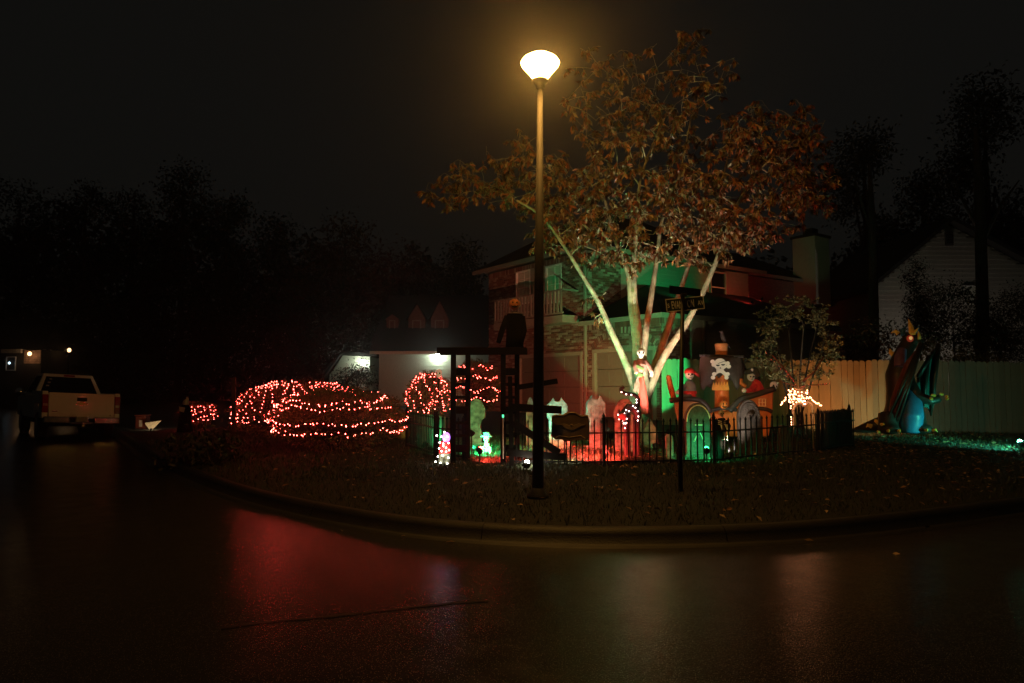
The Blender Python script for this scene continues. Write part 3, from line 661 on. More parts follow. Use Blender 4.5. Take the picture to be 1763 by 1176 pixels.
# pruning scars
for (px, py) in ((1092, 519), (1097, 591)):
    mb = MB(); c = F(px, py, -0.2); q = [c + V((math.cos(i * .7) * .028, -0.012 * (i % 2), math.sin(i * .7) * .034)) for i in range(10)]; mb.tube(q, 0.008, 5); mb.ball(c, (0.02, 0.01, 0.025)); mb.build('pruning_scar', M('pale_wood', (0.45, 0.4, 0.3), 0.8), TR)
# crape myrtle beside the board fence
MYR = M('myrtle_leaf', (0.16, 0.15, 0.06), 0.45, bump=0, trans=0.1, rand=[(0.13, 0.14, 0.05), (0.5, 0.46, 0.26), (0.3, 0.26, 0.12), (0.06, 0.06, 0.02)])
MD = 17.0; mbse = GD(1372, MD); MT = thing('myrtle_shrub', mbse, 'small leafy myrtle with arching twigs in front of the board fence', 'shrub')
F2 = lambda px, py, dy=0: P(px, py, MD + dy)
st = [([mbse + V((random.uniform(-.2, .2), 0, -.05)), F2(1372 + dx * .25, 690), F2(1372 + dx * .6, 620, dy), F2(1372 + dx, 560, dy * 2)], (0.035, 0.012)) for dx, dy in ((-45, -.2), (-15, .3), (12, -.3), (35, .2), (60, 0), (-60, .3))]
tips = []
for k in range(260):
    a = random.uniform(0, 6.28); r = random.uniform(0.35, 1) ** 0.7; tips.append(F2(1372 + math.cos(a) * r * 80, 578 - math.sin(a) * r * 80 + 10, random.uniform(-1, 1)))
grow(MT, st, tips, MYR, DBARK, 0.07, 12, 0.085, -0.05, minr=0.003, spread=0.09)

def blobtree(name, label, base, trunk_top, lobes, n_, ls, lmat, group=None, cat='tree', tr=0.25, branchy=True):
    ro = thing(name, base, label, cat, group); tk = MB(); b = V(base); t = V(trunk_top)
    tk.tube([b - UP * 0.2, b.lerp(t, 0.35) + V((0.1, 0, 0)), b.lerp(t, 0.7), t], [tr, tr * 0.8, tr * 0.55, tr * 0.2], 8)
    C = []
    w = np.array([l[1][0] * l[1][1] * l[1][2] for l in lobes]); w = w ** 0.7 / (w ** 0.7).sum()
    for (c, r), ww in zip(lobes, w):
        c = V(c); k = int(n_ * ww)
        if branchy: tk.tube([b.lerp(t, random.uniform(0.45, 0.85)), b.lerp(t, 0.8).lerp(c, 0.5) + UP * 0.2, c], [tr * 0.35, tr * 0.2, tr * 0.06], 5)
        ncl = max(6, k // 26); d = unit(rng.normal(size=(ncl, 3))); rr = rng.uniform(0.2, 1.0, (ncl, 1)) ** 0.6; cc = np.array(c) + d * rr * np.array(r)
        idx = rng.integers(0, ncl, k); C.append(cc[idx] + rng.normal(size=(k, 3)) * ls * 1.6)
    C = np.vstack(C); d = rng.normal(size=C.shape) + [0, 0, -0.4]
    v, f = leaves(C, d, rng.uniform(0.6, 1.3, len(C)) * ls, rng.uniform(0.5, 1.0, len(C)) * ls * 0.6)
    tk.build('trunk', DBARK, ro, smooth=True, recalc=False); npmesh('crown', v, f, lmat, ro); return ro
DKLEAF = M('dark_leaf', (0.022, 0.026, 0.012), 0.6, bump=0, rand=[(0.012, 0.016, 0.008), (0.03, 0.035, 0.015), (0.02, 0.02, 0.01)])
RDLEAF = M('maple_leaf', (0.07, 0.018, 0.012), 0.6, bump=0, rand=[(0.09, 0.02, 0.012), (0.045, 0.012, 0.01), (0.06, 0.03, 0.015)])
def pxtree(label, D, px, top, hw, nl, lmat, n_=9500, ls=0.3, base_py=None, group='background trees', low=0.08, tr=0.3):
    b = V((X(px, D), D, 0.2)); zt = Z(top, D); wm = hw * 1.25 * D / FPX; lobes = []
    lobes.append((V((b.x, D, zt - wm * 0.45)), (wm * 0.42, wm * 0.5, wm * 0.45)))
    zl = zt * low
    for k in range(nl):
        u = (k + 0.2) / nl; z = zl + (zt - wm * 0.5 - zl) * u; a = random.uniform(0, 6.28); rr = wm * (0.72 - 0.3 * u) ; lobes.append((V((b.x + math.cos(a) * rr * 0.8, D + math.sin(a) * rr * 0.6, z)), (rr * 0.75, rr * 0.75, rr * 0.62)))
    return blobtree('tree', label, b, V((b.x, D, zt - wm * 0.3)), lobes, n_, ls, lmat, group, tr=tr)
pxtree('dark tree silhouette at the far left edge of the picture', 58, 20, 312, 95, 8, DKLEAF)
pxtree('dark rounded tree silhouette above the white pickup', 56, 135, 318, 75, 8, DKLEAF)
pxtree('low dark tree silhouette between pickup and the tallest left tree', 60, 220, 330, 70, 7, DKLEAF)
pxtree('tallest dark tree silhouette of the left group', 52, 305, 287, 75, 9, DKLEAF, 11000)
pxtree('dark tree silhouette right of the tallest left tree', 57, 385, 335, 60, 7, DKLEAF)
pxtree('low dark tree silhouette above the long lit hedge', 55, 470, 374, 70, 7, DKLEAF)
pxtree('dim red maple behind the lit hedges left of the dormers', 44, 590, 372, 110, 10, RDLEAF, 13000, 0.28)
pxtree('dark tree with reddish crown behind the dormered house', 52, 690, 425, 80, 8, RDLEAF)
pxtree('dark tree silhouette behind the roof left of the balcony', 56, 800, 415, 80, 8, DKLEAF)
pxtree('dark tree silhouette behind the chimney', 46, 1500, 222, 75, 9, DKLEAF, 11000)
pxtree('tall dark tree silhouette at the right edge over the gable', 44, 1715, 132, 110, 10, DKLEAF, 15000)
pxtree('dark tree silhouette between chimney and gable roof', 50, 1600, 300, 70, 7, DKLEAF)
C = np.column_stack([rng.uniform(-75, 75, 60000), rng.uniform(64, 76, 60000), rng.uniform(0, 1, 60000)]); xx = C[:, 0]; C[:, 2] = C[:, 2] ** 0.75 * (np.interp(xx, [-75, -32, -26, -14, 0, 30, 40, 75], [17.5, 17.5, 14.5, 13.2, 12, 12, 17, 19]) + 1.3 * np.sin(xx * .55) + .9 * np.sin(xx * 1.3 + 1) + .6 * np.sin(xx * 3.1))
v, f = leaves(C, rng.normal(size=C.shape), rng.uniform(.4, .9, len(C)), rng.uniform(.3, .6, len(C))); tag(npmesh('far_wood', v, f, DKLEAF), 'dark far-off belt of woodland closing the view', 'wood', kind='stuff')
# bare trunk in front of the gable and one by the chimney
b = GD(1690, 26); ro = thing('bare_tree', b, 'dark bare trunk standing in front of the pale gable', 'tree'); mb = MB()
mb.tube([b, P(1692, 560, 26), P(1690, 470, 26), P(1688, 390, 26), P(1684, 300, 26), P(1680, 220, 26)], [0.24, 0.22, 0.2, 0.19, 0.15, 0.08], 10)
mb.tube([P(1689, 420, 26), P(1725, 350, 26), P(1755, 310, 25.5)], [0.09, 0.06, 0.02], 6); mb.tube([P(1688, 400, 26), P(1655, 340, 26.4), P(1640, 300, 27)], [0.09, 0.05, 0.02], 6); mb.build('trunk', DBARK, ro, smooth=True)
b = GD(1503, 25); ro = thing('bare_tree', b, 'dark bare trunk between the chimney and the pale gable', 'tree'); mb = MB()
mb.tube([b, P(1505, 560, 25), P(1503, 460, 25), P(1501, 380, 25), P(1497, 280, 25)], [0.2, 0.17, 0.15, 0.13, 0.05], 10); mb.tube([P(1502, 400, 25), P(1480, 340, 25.3), P(1470, 300, 25.6)], [0.07, 0.04, 0.015], 6); mb.build('trunk', DBARK, ro, smooth=True)
# shrubs behind the board fence
OLEAF = M('olive_leaf', (0.10, 0.10, 0.04), 0.5, bump=0, rand=[(0.06, 0.07, 0.02), (0.16, 0.16, 0.07), (0.09, 0.08, 0.03)])
def shrub(name, label, D, lobes, n_, ls, mat, group=None):
    L = [(P(px, py, D + dy), (rx * D / FPX, rx * D / FPX * 0.9, ry * D / FPX)) for (px, py, rx, ry, dy) in lobes]; c = L[0][0]; b = V((c.x, c.y, gz(c.x, c.y) if c.y < 40 else 0.3))
    return blobtree(name, label, b, c, L, n_, ls, mat, group, 'shrub', tr=0.05)
shrub('shrub', 'pale-leaved shrub showing over the fence behind the dragon', 19.5, [(1603, 606, 22, 30, 0), (1640, 618, 30, 16, .2), (1690, 622, 45, 14, .3)], 2600, 0.07, OLEAF, 'shrubs behind the board fence')
shrub('shrub', 'dark brown shrub over the orange fence left of the dragon', 19.8, [(1470, 600, 50, 45, .2), (1520, 590, 30, 40, .3)], 2400, 0.1, M('rust_leaf', (0.06, 0.03, 0.015), 0.6, bump=0), 'shrubs behind the board fence')
shrub('shrub', 'large dark evergreen shrub below the pale gable', 23, [(1640, 545, 50, 70, 0), (1740, 560, 60, 70, 0), (1700, 585, 60, 40, -.5)], 15000, 0.085, DKLEAF, 'shrubs behind the board fence')
shrub('shrub', 'narrow dark conifer against the left part of the pale gable', 27, [(1578, 500, 20, 60, 0), (1590, 560, 28, 60, 0)], 7000, 0.085, DKLEAF, 'shrubs behind the board fence')
shrub('shrub', 'black silhouetted shrub in front of the floodlit clapboard wall', 33, [(615, 646, 17, 18, 0), (590, 655, 18, 12, 0), (630, 650, 12, 14, 0)], 1500, 0.13, DKLEAF)
shrub('shrub', 'low dark strap-leaved planting beside the left kerb', 12.5, [(365, 790, 40, 30, 0), (330, 795, 26, 24, .5)], 1500, 0.13, DKLEAF)

# ------------------------------------------------------------------ lit hedges with strings of lights
HEDGE = M('hedge_leaf', (0.08, 0.08, 0.03), 0.5, bump=0, rand=[(0.07, 0.06, 0.025), (0.2, 0.15, 0.06), (0.15, 0.1, 0.045)])
BULB = E('red_bulb', (1.0, 0.07, 0.052), 52.0)
WIRE = M('light_wire', (0.02, 0.03, 0.015), 0.6)
def hedge(label, c, r, n_, ls, yaw=0.0):
    c = V(c); b = V((c.x, c.y, gz(c.x, c.y))); ro = thing('hedge', b, label, 'hedge', 'evergreen hedges hung with lights'); R = Matrix.Rotation(yaw, 3, 'Z')
    d = unit(rng.normal(size=(n_, 3))); d[:, 2] = np.abs(d[:, 2]) * np.where(rng.random(n_) < 0.25, -1, 1); bump_ = 1 + 0.06 * np.sin(d[:, 0] * 9 + 1) * np.sin(d[:, 1] * 7) + 0.05 * np.sin(d[:, 2] * 13)
    p = d * np.array(r) * (bump_ * rng.uniform(0.72, 1.03, n_))[:, None]; p = p @ np.array(R).T + np.array(c); ok = p[:, 2] > b.z; p = p[ok]; d = (d @ np.array(R).T)[ok]
    v, f = leaves(p, d + rng.normal(size=d.shape) * 0.5 + [0, 0, 0.3], rng.uniform(0.6, 1.3, len(p)) * ls, rng.uniform(0.5, 1, len(p)) * ls * 0.45); npmesh('foliage', v, f, HEDGE, ro)
    mb = MB(); mb.tube([b, c], [0.06, 0.03], 6)
    for k in range(7):
        a = k * 0.9; mb.tube([b + V((math.cos(a) * .1, math.sin(a) * .1, 0)), c + R @ V((math.cos(a) * r[0] * .6, math.sin(a) * r[1] * .6, r[2] * .3))], [0.03, 0.01], 5)
    mb.ball(c, (r[0] * 0.6, r[1] * 0.6, r[2] * 0.6), 14, 8, R=R, jit=0.08); mb.build('stems', DBARK, ro); return ro
def bulbs(ro, pts, gap=0.075, rad=0.011, mat=None, jit=0.02):
    pts = [V(p) for p in pts]; mb = MB(); wm = MB(); wm.tube(pts, 0.003, 3, caps=False); acc = 0; nxt = 0
    for i in range(len(pts) - 1):
        L = (pts[i + 1] - pts[i]).length
        while nxt < acc + L:
            q = pts[i].lerp(pts[i + 1], (nxt - acc) / L) + V((random.gauss(0, jit), random.gauss(0, jit * .5), random.gauss(0, jit))); r = rad * random.uniform(0.8, 1.3)
            mb.add([q + V(d) * r for d in ((1, 0, 0), (-1, 0, 0), (0, 1, 0), (0, -1, 0), (0, 0, 1.3), (0, 0, -1.3))], [(0, 2, 4), (2, 1, 4), (1, 3, 4), (3, 0, 4), (2, 0, 5), (1, 2, 5), (3, 1, 5), (0, 3, 5)])
            nxt += gap * random.uniform(0.45, 1.6)
        acc += L
    return mb, wm
def strand(label, strips, mat=BULB, gap=0.075, rad=0.011, jit=0.02):
    b = V(strips[0][0]); ro = thing('string_lights', b, label, 'lights', 'strings of lights on the hedges'); A, B = MB(), MB()
    for s in strips:
        m_, w_ = bulbs(ro, s, gap, rad, mat, jit); A.add(m_.v, m_.f); B.add(w_.v, w_.f)
    o = A.build('bulbs', mat, ro, recalc=False); o['kind'] = 'stuff'; B.build('wire', WIRE, ro, recalc=False)
def ell(c, r, a, e, yaw=0, k=1.04):
    c = V(c); q = V((math.cos(e) * math.cos(a) * r[0], math.cos(e) * math.sin(a) * r[1], math.sin(e) * r[2])) * k; return c + Matrix.Rotation(yaw, 3, 'Z') @ q
# front round bush
D = 14.2; hc = P(583, 722, D); hr = (113 * D / FPX, 1.15, 0.62)
hedge('wide round bush at the front, ringed by orange-red lights', hc, hr, 9000, 0.075)
def ring(c, r, e0, tilt, a0=-3.4, a1=0.25, wav=0.04, yaw=0, n_=60): return [ell(c, r, a, e0 + tilt * math.sin(a) + wav * math.sin(a * 7 + e0 * 20) + wav * .5 * math.sin(a * 17), yaw) for a in np.linspace(a0, a1, n_)]
strand('orange-red lights looped around the wide round front bush', [ring(hc, hr, 0.82, 0.30, -3.3, 3.2, n_=90), ring(hc, hr, 0.47, 0.08, -3.5, -0.4), ring(hc, hr, 0.02, 0.10), ring(hc, hr, -0.32, 0.05),
        [ell(hc, hr, -3.3 + 0.3 * k, 0.25 - 0.3 * k + 0.25 * (k % 2)) for k in (0, .3, .6, 1, 1.4, 1.8)]], rad=0.0078, gap=0.075, jit=.018)
# long back hedge
D2 = 18.0; h2 = P(522, 712, D2); r2 = (118 * D2 / FPX, 1.0, 0.82)
hedge('long arched hedge behind the round bush, hung with slanting pink lights', h2, r2, 8000, 0.09)
ss_ = []
for k in range(17):
    a = -3.05 + k * 0.17; ss_.append([ell(h2, r2, a + 0.34 * u, 1.15 - (1.15 + 0.3 * (k < 7)) * u + 0.05 * math.sin(9 * u + k)) for u in np.linspace(0, 1, 14)])
strand('pink-white lights slanting down the long arched back hedge', ss_, gap=0.085, rad=0.0085, jit=0.025)
# right bushes behind the gate
D3 = 16.6; h3 = P(738, 688, D3); r3 = (38 * D3 / FPX, 0.5, 0.62)
hedge('small domed bush with pink lights, left of the gate arch', h3, r3, 3500, 0.08)
strand('pink lights zigzagging over the small domed bush by the gate', [[ell(h3, r3, -2.9 + k * 0.33 + 0.25 * math.sin(6 * u + k), 1.2 - 1.7 * u) for u in np.linspace(0, 1, 14)] for k in range(9)], gap=0.07, rad=0.0075)
D4 = 17.4; h4 = P(818, 668, D4); r4 = (42 * D4 / FPX, 0.6, 0.66)
hedge('tall bush behind the gate arch banded with sagging light strands', h4, r4, 4500, 0.08)
strand('four sagging bands of pink lights seen through the gate arch', [[ell(h4, r4, a, e + 0.08 * math.sin(a * 5 + e * 9)) for a in np.linspace(-3.1, -0.1, 30)] for e in (0.85, 0.35, -0.05, -0.42)] + [[ell(h4, r4, -2.6, e) for e in np.linspace(0.9, -0.5, 12)]], gap=0.062, rad=0.0075)
D5 = 22.0; h5 = P(343, 712, D5); r5 = (30 * D5 / FPX, 0.5, 0.36)
hedge('little distant bush with sparse red lights beside the robed figure', h5, r5, 1800, 0.09)
strand('sparse red lights on the little distant bush', [ring(h5, r5, e, 0.1, -3.2, 0.1, 0.12, n_=30) for e in (0.75, 0.35, -0.05, -0.45)], gap=0.12, rad=0.010)

# ------------------------------------------------------------------ street lamp and street sign
lb = G(926, 857); LD = lb.y
LP = thing('street_lamp', lb, 'tall tapering street lamp with glowing globe head at the kerb corner', 'street lamp')
zt = P(930, 152, LD).z; mb = MB(); tp = P(930, 150, LD)
POLE = M('lamp_pole', (0.010, 0.009, 0.0075), 0.75, 0.0, var=0.25, scale=12)
mb.tube([lb - UP * .1, lb + UP * .04, V((lb.x + (tp.x - lb.x) * .5, LD, (lb.z + zt) / 2)), tp], [0.072, 0.07, 0.058, 0.034], 16); mb.lathe(lb, [(0.13, 0), (0.13, 0.03), (0.085, 0.07), (0.074, 0.12)], 16); po_ = mb.build('pole', POLE, LP, smooth=True)
mb = MB(); sc = LD / FPX; cz = P(932, 137, LD); cx = V((tp.x, LD, 0))
mb.lathe(V((tp.x, LD, zt - 0.02)), [(0.036, 0), (0.05, 0.02), (0.06, 0.06), (0.10, 0.10), (0.104, 0.125)], 20); mb.build('lamp_collar', POLE, LP, smooth=True)
zb_ = zt + 0.107; mb = MB(); mb.lathe(V((tp.x, LD, zb_)), [(0.086, 0), (0.10, 0.03), (0.16, 0.11), (0.225, 0.185), (0.236, 0.215), (0.21, 0.255), (0.14, 0.30), (0.05, 0.325), (0.01, 0.33)], 32)
LENS = E('sodium_lens', (1.0, 0.47, 0.085), 260.0); mb.build('lamp_globe', LENS, LP, smooth=True)

sb = G(1172, 846); SD = sb.y
SG = thing('street_sign', sb, 'street-name sign on a thin black post reading S EVANSTON AV', 'sign')
mb = MB(); mb.tube([sb - UP * .1, sb + UP * 0.5, P(1175.5, 508, SD)], [0.03, 0.03, 0.026], 10); mb.build('post', BLACK, SG, smooth=True)
SGN = M('sign_green', (0.006, 0.02, 0.012), 0.4, var=0.1, bump=0.02); LET = M('sign_letter', (0.8, 0.78, 0.7), 0.5, var=0.05, bump=0, emit=(1.0, 0.7, 0.4), es=0.0)
bA, bB = P(1146.5, 526.5, SD + .045), P(1212, 520.5, SD + .075); bd = (bB - bA); bl_ = bd.length; bx = bd.normalized(); bz = V((-bx.z, 0, bx.x)).normalized(); bn = bx.cross(bz); hb_ = 0.084
mb = MB(); mb.fbox(bA - bz * hb_, bd, -bn * -0.004, bz * hb_ * 2); bo_ = mb.build('name_blade', SGN, SG)
fr_n = bn * (1 if bn.y < 0 else -1)
mb = MB(); e = 0.008
for (u0, u1, w0, w1_) in ((0, 1, -1, -1 + e / hb_ * 1.3), (0, 1, 1 - e / hb_ * 1.3, 1), (0, e / bl_ * 1.3, -0.9, 0.9), (1 - e / bl_ * 1.3, 1, -0.9, 0.9)):
    mb.fbox(bA + bd * u0 + bz * hb_ * w0 + fr_n * 0.002, bd * (u1 - u0), fr_n * 0.003, bz * hb_ * (w1_ - w0))
mb.build('border', LET, bo_)
def text(s, size, o, ex, ez, en, mat, parent, name='lettering', xs=1.0, bold=0.0):
    cu = bpy.data.curves.new(name, 'FONT'); cu.body = s; cu.size = size; cu.extrude = 0.0015; cu.offset = bold
    tmp = bpy.data.objects.new('tmp', cu); COL.objects.link(tmp); me = bpy.data.meshes.new_from_object(tmp.evaluated_get(bpy.context.evaluated_depsgraph_get())); bpy.data.objects.remove(tmp)
    org = ORG[parent.name]; x0 = min(v.co.x for v in me.vertices)
    for v in me.vertices: p = V(o) + ex * (v.co.x - x0) * xs + ez * v.co.y + en * (v.co.z + 0.003) - org; v.co = p
    me.materials.clear(); me.materials.append(mat); ob = link(bpy.data.objects.new(name, me)); ob.parent = parent; ORG[ob.name] = org; return ob
text('S', 0.075, bA + bx * 0.02 - bz * 0.028, bx, bz, fr_n, LET, bo_, xs=0.8, bold=0.001)
text('EVANSTON', 0.14, bA + bx * 0.074 - bz * 0.048, bx, bz, fr_n, LET, bo_, xs=0.41, bold=0.0022)
text('AV', 0.085, bA + bx * (bl_ - 0.085) - bz * 0.03, bx, bz, fr_n, LET, bo_, xs=0.72, bold=0.001)
mb = MB(); c = P(1178, 500, SD); mb.fbox(P(1152, 505, SD - .12) , P(1206, 511, SD + .25) - P(1152, 505, SD - .12), V((0.003, -0.003, 0)), UP * 0.1); mb.build('cross_blade', SGN, SG)
mb = MB(); mb.box(P(1179, 524, SD), (0.05, 0.06, 0.15)); mb.box(P(1177, 508, SD), (0.07, 0.07, 0.04)); mb.build('bracket', BLACK, SG, bevel=0.005)

# ------------------------------------------------------------------ pickup
yaw = math.radians(41); hd = V((-math.sin(yaw), math.cos(yaw), 0)); rt = V((math.cos(yaw), math.sin(yaw), 0)); TC = V((X(143, 20.0), 20.0, 0))
def T(u, w, z): return TC + rt * u * .96 + hd * w + UP * (z * .95 + 0.05 - 0.05 * u)
def tb_(mb, u0, u1, w0, w1, z0, z1): 
    o = T(u0, w0, z0); return mb.fbox(o, T(u1, w0, z0) - o, T(u0, w1, z0) - o, T(u0, w0, z1) - o)
PK = thing('pickup_truck', T(0, 2.8, -0.02), 'white pickup truck parked at the left, seen from behind', 'truck')
PAINT = M('white_paint_car', (0.86, 0.83, 0.74), 0.28, var=0.03, bump=0, coat=0.5); CHR = M('chrome', (0.6, 0.58, 0.53), 0.15, 1.0, bump=0.03); TYR = M('tyre_rubber', (0.015, 0.015, 0.015), 0.8)
AGL = M('auto_glass', (0.006, 0.007, 0.008), 0.04, bump=0, var=0.05); REDL = M('tail_lens', (0.30, 0.012, 0.012), 0.15, bump=0, coat=0.6)
mb = MB()
for sg in (-1, 1):
    a, b = (0.86, 1.0) if sg > 0 else (-1.0, -0.86); tb_(mb, a, b, 0.06, 2.1, 1.26, 1.36); tb_(mb, a, b, 0.14, 0.62, 0.56, 1.255); tb_(mb, a, b, 0.625, 1.6, 0.98, 1.255); tb_(mb, a, b, 1.605, 2.1, 0.56, 1.255)
    tb_(mb, a, b, 0.02, 0.135, 0.56, 0.73); tb_(mb, a, b, 0.02, 0.135, 1.262, 1.345)
tb_(mb, -0.855, 0.855, 0.1, 2.08, 0.72, 0.8); tb_(mb, -0.855, 0.855, 2.0, 2.09, 0.8, 1.3); bedo = mb.build('bed', PAINT, PK, bevel=0.012)
mb = MB(); tb_(mb, -0.845, 0.845, 0, 0.06, 0.62, 1.31); tg = mb.build('tailgate', PAINT, PK, bevel=0.015)
mb = MB(); tb_(mb, -0.84, 0.84, -0.02, 0.0, 1.27, 1.325); tb_(mb, -0.78, 0.78, -0.008, -0.001, 0.70, 0.73); mb.build('tailgate_trim', PAINT, tg, bevel=0.008)
mb = MB(); tb_(mb, -0.14, 0.12, -0.012, 0.002, 1.09, 1.2); mb.build('handle', BLACK, tg, bevel=0.01)
bt = [(-.155, -.03), (-.135, .032), (-.05, .032), (-.042, .06), (.065, .06), (.057, .032), (.155, .032), (.135, -.03), (.05, -.03), (.042, -.058), (-.065, -.058), (-.057, -.03)]
mb = MB(); mb.prism([T(x - .01, -0.004, 1.02 + z) for x, z in bt], hd * -0.012); em = mb.build('emblem', CHR, tg); mb = MB(); mb.prism([T(x * .84 - .01, -0.0165, 1.02 + z * .74) for x, z in bt], hd * -0.006); mb.build('emblem_centre', M('emblem_gold', (0.5, 0.33, 0.12), 0.3, 0.6), em)
mb = MB(); tb_(mb, -0.76, -0.62, -0.006, 0.001, 0.76, 0.79); mb.build('badge', CHR, tg)
mb = MB(); o = T(0.74, -0.004, 0.69); mb.ball(o, 0.018); mb.build('lock', CHR, tg)
for sg in (-1, 1):
    a, b = (0.852, 1.005) if sg > 0 else (-1.005, -0.852); mb = MB(); tb_(mb, a, b, -0.01, 0.13, 0.735, 1.258); lo = mb.build('tail_light', REDL, PK, bevel=0.015)
    mb = MB(); tb_(mb, a + 0.02, b - 0.02, -0.016, -0.008, 0.93, 1.0); mb.build('reverse_lens', M('reverse_lens', (0.5, 0.3, 0.28), 0.2, bump=0), lo)
mb = MB()
for (a, b) in ((-0.98, -0.32), (0.3, 0.98)): mb.prism([T(a, -0.14, 0.42), T(b, -0.16, 0.42), T(b, -0.16, 0.62), T(a, -0.14, 0.62)], hd * 0.16)
tb_(mb, -0.318, 0.298, -0.12, 0.0, 0.40, 0.47); mb.build('bumper', CHR, PK, bevel=0.03)
mb = MB(); tb_(mb, -0.17, 0.15, -0.10, -0.085, 0.478, 0.63); pl_ = mb.build('licence_plate', M('plate', (0.30, 0.28, 0.24), 0.5, var=0.3, scale=25), PK)
mb = MB(); tb_(mb, -0.175, -0.155, -0.11, -0.1005, 0.472, 0.636); mb.build('plate_clip', CHR, pl_); mb = MB(); tb_(mb, 0.135, 0.155, -0.11, -0.1005, 0.472, 0.636); mb.build('plate_clip', CHR, pl_)
mb = MB(); mb.tube([T(0, -0.05, 0.40), T(0, -0.22, 0.38)], 0.03, 8); mb.tube([T(0, -0.21, 0.38), T(0, -0.21, 0.46)], 0.02, 8); mb.ball(T(0, -0.21, 0.48), 0.03); mb.build('tow_hitch', CHR, PK)
mb = MB(); tb_(mb, -0.98, 0.98, 2.12, 5.75, 0.5, 1.24); mb.prism([T(-0.95, 5.7, 1.24), T(0.95, 5.7, 1.24), T(0.95, 4.3, 1.32), T(-0.95, 4.3, 1.32)], UP * -0.1)
q = [T(-.94, 2.14, 1.24), T(.94, 2.14, 1.24), T(.94, 4.5, 1.24), T(-.94, 4.5, 1.24), T(-.68, 2.4, 1.93), T(.68, 2.4, 1.93), T(.68, 3.75, 1.93), T(-.68, 3.75, 1.93)]
mb.add(q, [(0, 1, 2, 3), (4, 5, 6, 7), (0, 1, 5, 4), (1, 2, 6, 5), (2, 3, 7, 6), (3, 0, 4, 7)]); mb.build('cab', PAINT, PK, bevel=0.03)
def pan(a, b, c, d, i0, i1, j0, j1, off): 
    f = lambda i, j: (a * (1 - i) + b * i) * (1 - j) + (d * (1 - i) + c * i) * j
    return [f(i0, j0) + off, f(i1, j0) + off, f(i1, j1) + off, f(i0, j1) + off]
mb = MB(); mb.prism(pan(q[0], q[1], q[5], q[4], .07, .93, .06, .86, -hd * 0.012), hd * 0.01); rw = mb.build('rear_window', AGL, PK)
mb = MB()
for (i, j, w_, h_) in ((.14, .72, .05, .05), (.13, .55, .05, .07), (.12, .4, .05, .07)): mb.prism(pan(q[0], q[1], q[5], q[4], i, i + w_, j, j + h_, -hd * 0.015), hd * 0.002)
mb.build('sticker', M('sticker', (0.35, 0.33, 0.3), 0.6, var=0.4, scale=40), rw)
mb = MB(); mb.prism(pan(q[0], q[1], q[5], q[4], .4, .62, .89, .97, -hd * 0.02), hd * 0.03); mb.build('brake_light', REDL, PK)
for sg in (-1, 1):
    mb = MB(); a = (q[0], q[3], q[7], q[4]) if sg < 0 else (q[1], q[2], q[6], q[5]); mb.prism(pan(*a, .1, .48, .08, .88, rt * sg * 0.012), rt * sg * -0.01); mb.prism(pan(*a, .52, .86, .08, .88, rt * sg * 0.012), rt * sg * -0.01); mb.build('side_window', AGL, PK)
    mb = MB(); c = T(sg * 1.12, 4.05, 1.3); mb.ball(c, (0.12, 0.1, 0.14)); mb.beam(c, T(sg * 0.95, 4.1, 1.2), 0.05, 0.05); mb.build('mirror', CHR, PK, smooth=True)
    for w_ in (1.1, 4.75):
        c = T(sg * 0.86, w_, 0.39); c.z = .39; mb = MB(); mb.tube([c - rt * 0.13, c - rt * .11, c + rt * .11, c + rt * 0.13], [0.34, 0.39, 0.39, 0.34], 24); wh = mb.build('wheel', TYR, PK); mb = MB(); mb.tube([c + rt * sg * 0.1, c + rt * sg * 0.137], [0.26, 0.24], 20); mb.build('rim', CHR, wh)
    mb = MB()
tb_(mb, -0.8, 0.8, 0.2, 5.6, 0.33, 0.5); mb.build('chassis', BLACK, PK)

# ------------------------------------------------------------------ floodlights
def flood(label, base, aim, col, power, size=100, lens=40, blend=0.6, r=0.05, h=0.13, name='floodlight', lens_r=0.045, dome=False):
    base = V(base); aim = V(aim); c = base + UP * h; d = (aim - c).normalized(); ro = thing(name, base, label, 'floodlight', 'yard floodlights')
    mb = MB(); mb.tube([base - UP * 0.05, c], [0.012, 0.012], 6); mb.tube([c - d * 0.08, c - d * 0.05, c, c + d * 0.02], [0.025, 0.04, lens_r + .01, lens_r + .012], 14); mb.build('housing', BLACK, ro)
    mb = MB(); mb.tube([c + d * 0.012, c + d * 0.018], [lens_r, lens_r], 14)
    if dome: mb.ball(c + d * 0.02 + UP * .035, lens_r * .9)
    mb.build('lens', E('lens_' + '_'.join('%02d' % int(q * 99) for q in col) + '_%d' % lens, col, lens), ro)
    l = bpy.data.lights.new('floodlight_beam', 'SPOT'); l.energy = power; l.color = col; l.spot_size = math.radians(size); l.spot_blend = blend; l.shadow_soft_size = r
    lo = link(bpy.data.objects.new('floodlight_beam', l)); lo.parent = ro; lo.location = c + d * 0.08 - base; lo.rotation_euler = d.to_track_quat('-Z', 'Y').to_euler(); return ro
WARMW, RED, GRN, TEAL, ORG_ = (1.0, 0.93, 0.70), (1.0, 0.05, 0.035), (0.03, 1.0, 0.28), (0.10, 1.0, 0.62), (1.0, 0.50, 0.16)
pA, pA2 = G(700, 770), G(748, 786)
flood('added white floodlight low on the grass, aimed up the tree trunk', GD(1128, 12.9), P(1120, 455, 14.7), WARMW, 760, 72, 20, 0.9)  # added fixture: supplies the white trunk light apart from the gate lamp
flood('white floodlight at the foot of the crooked gate', G(906, 809), G(990, 790), WARMW, 9, 150, 110, 1.0, dome=True, h=.07)
flood('red floodlight on the grass in the gate opening', G(826, 797), G(850, 793), RED, 160, 140, 60, 0.9, dome=True, h=.2)
flood('red floodlight at the fence foot below the skull tombstone', G(1043, 794), P(1046, 745, 13), RED, 200, 160, 50, 1.0)
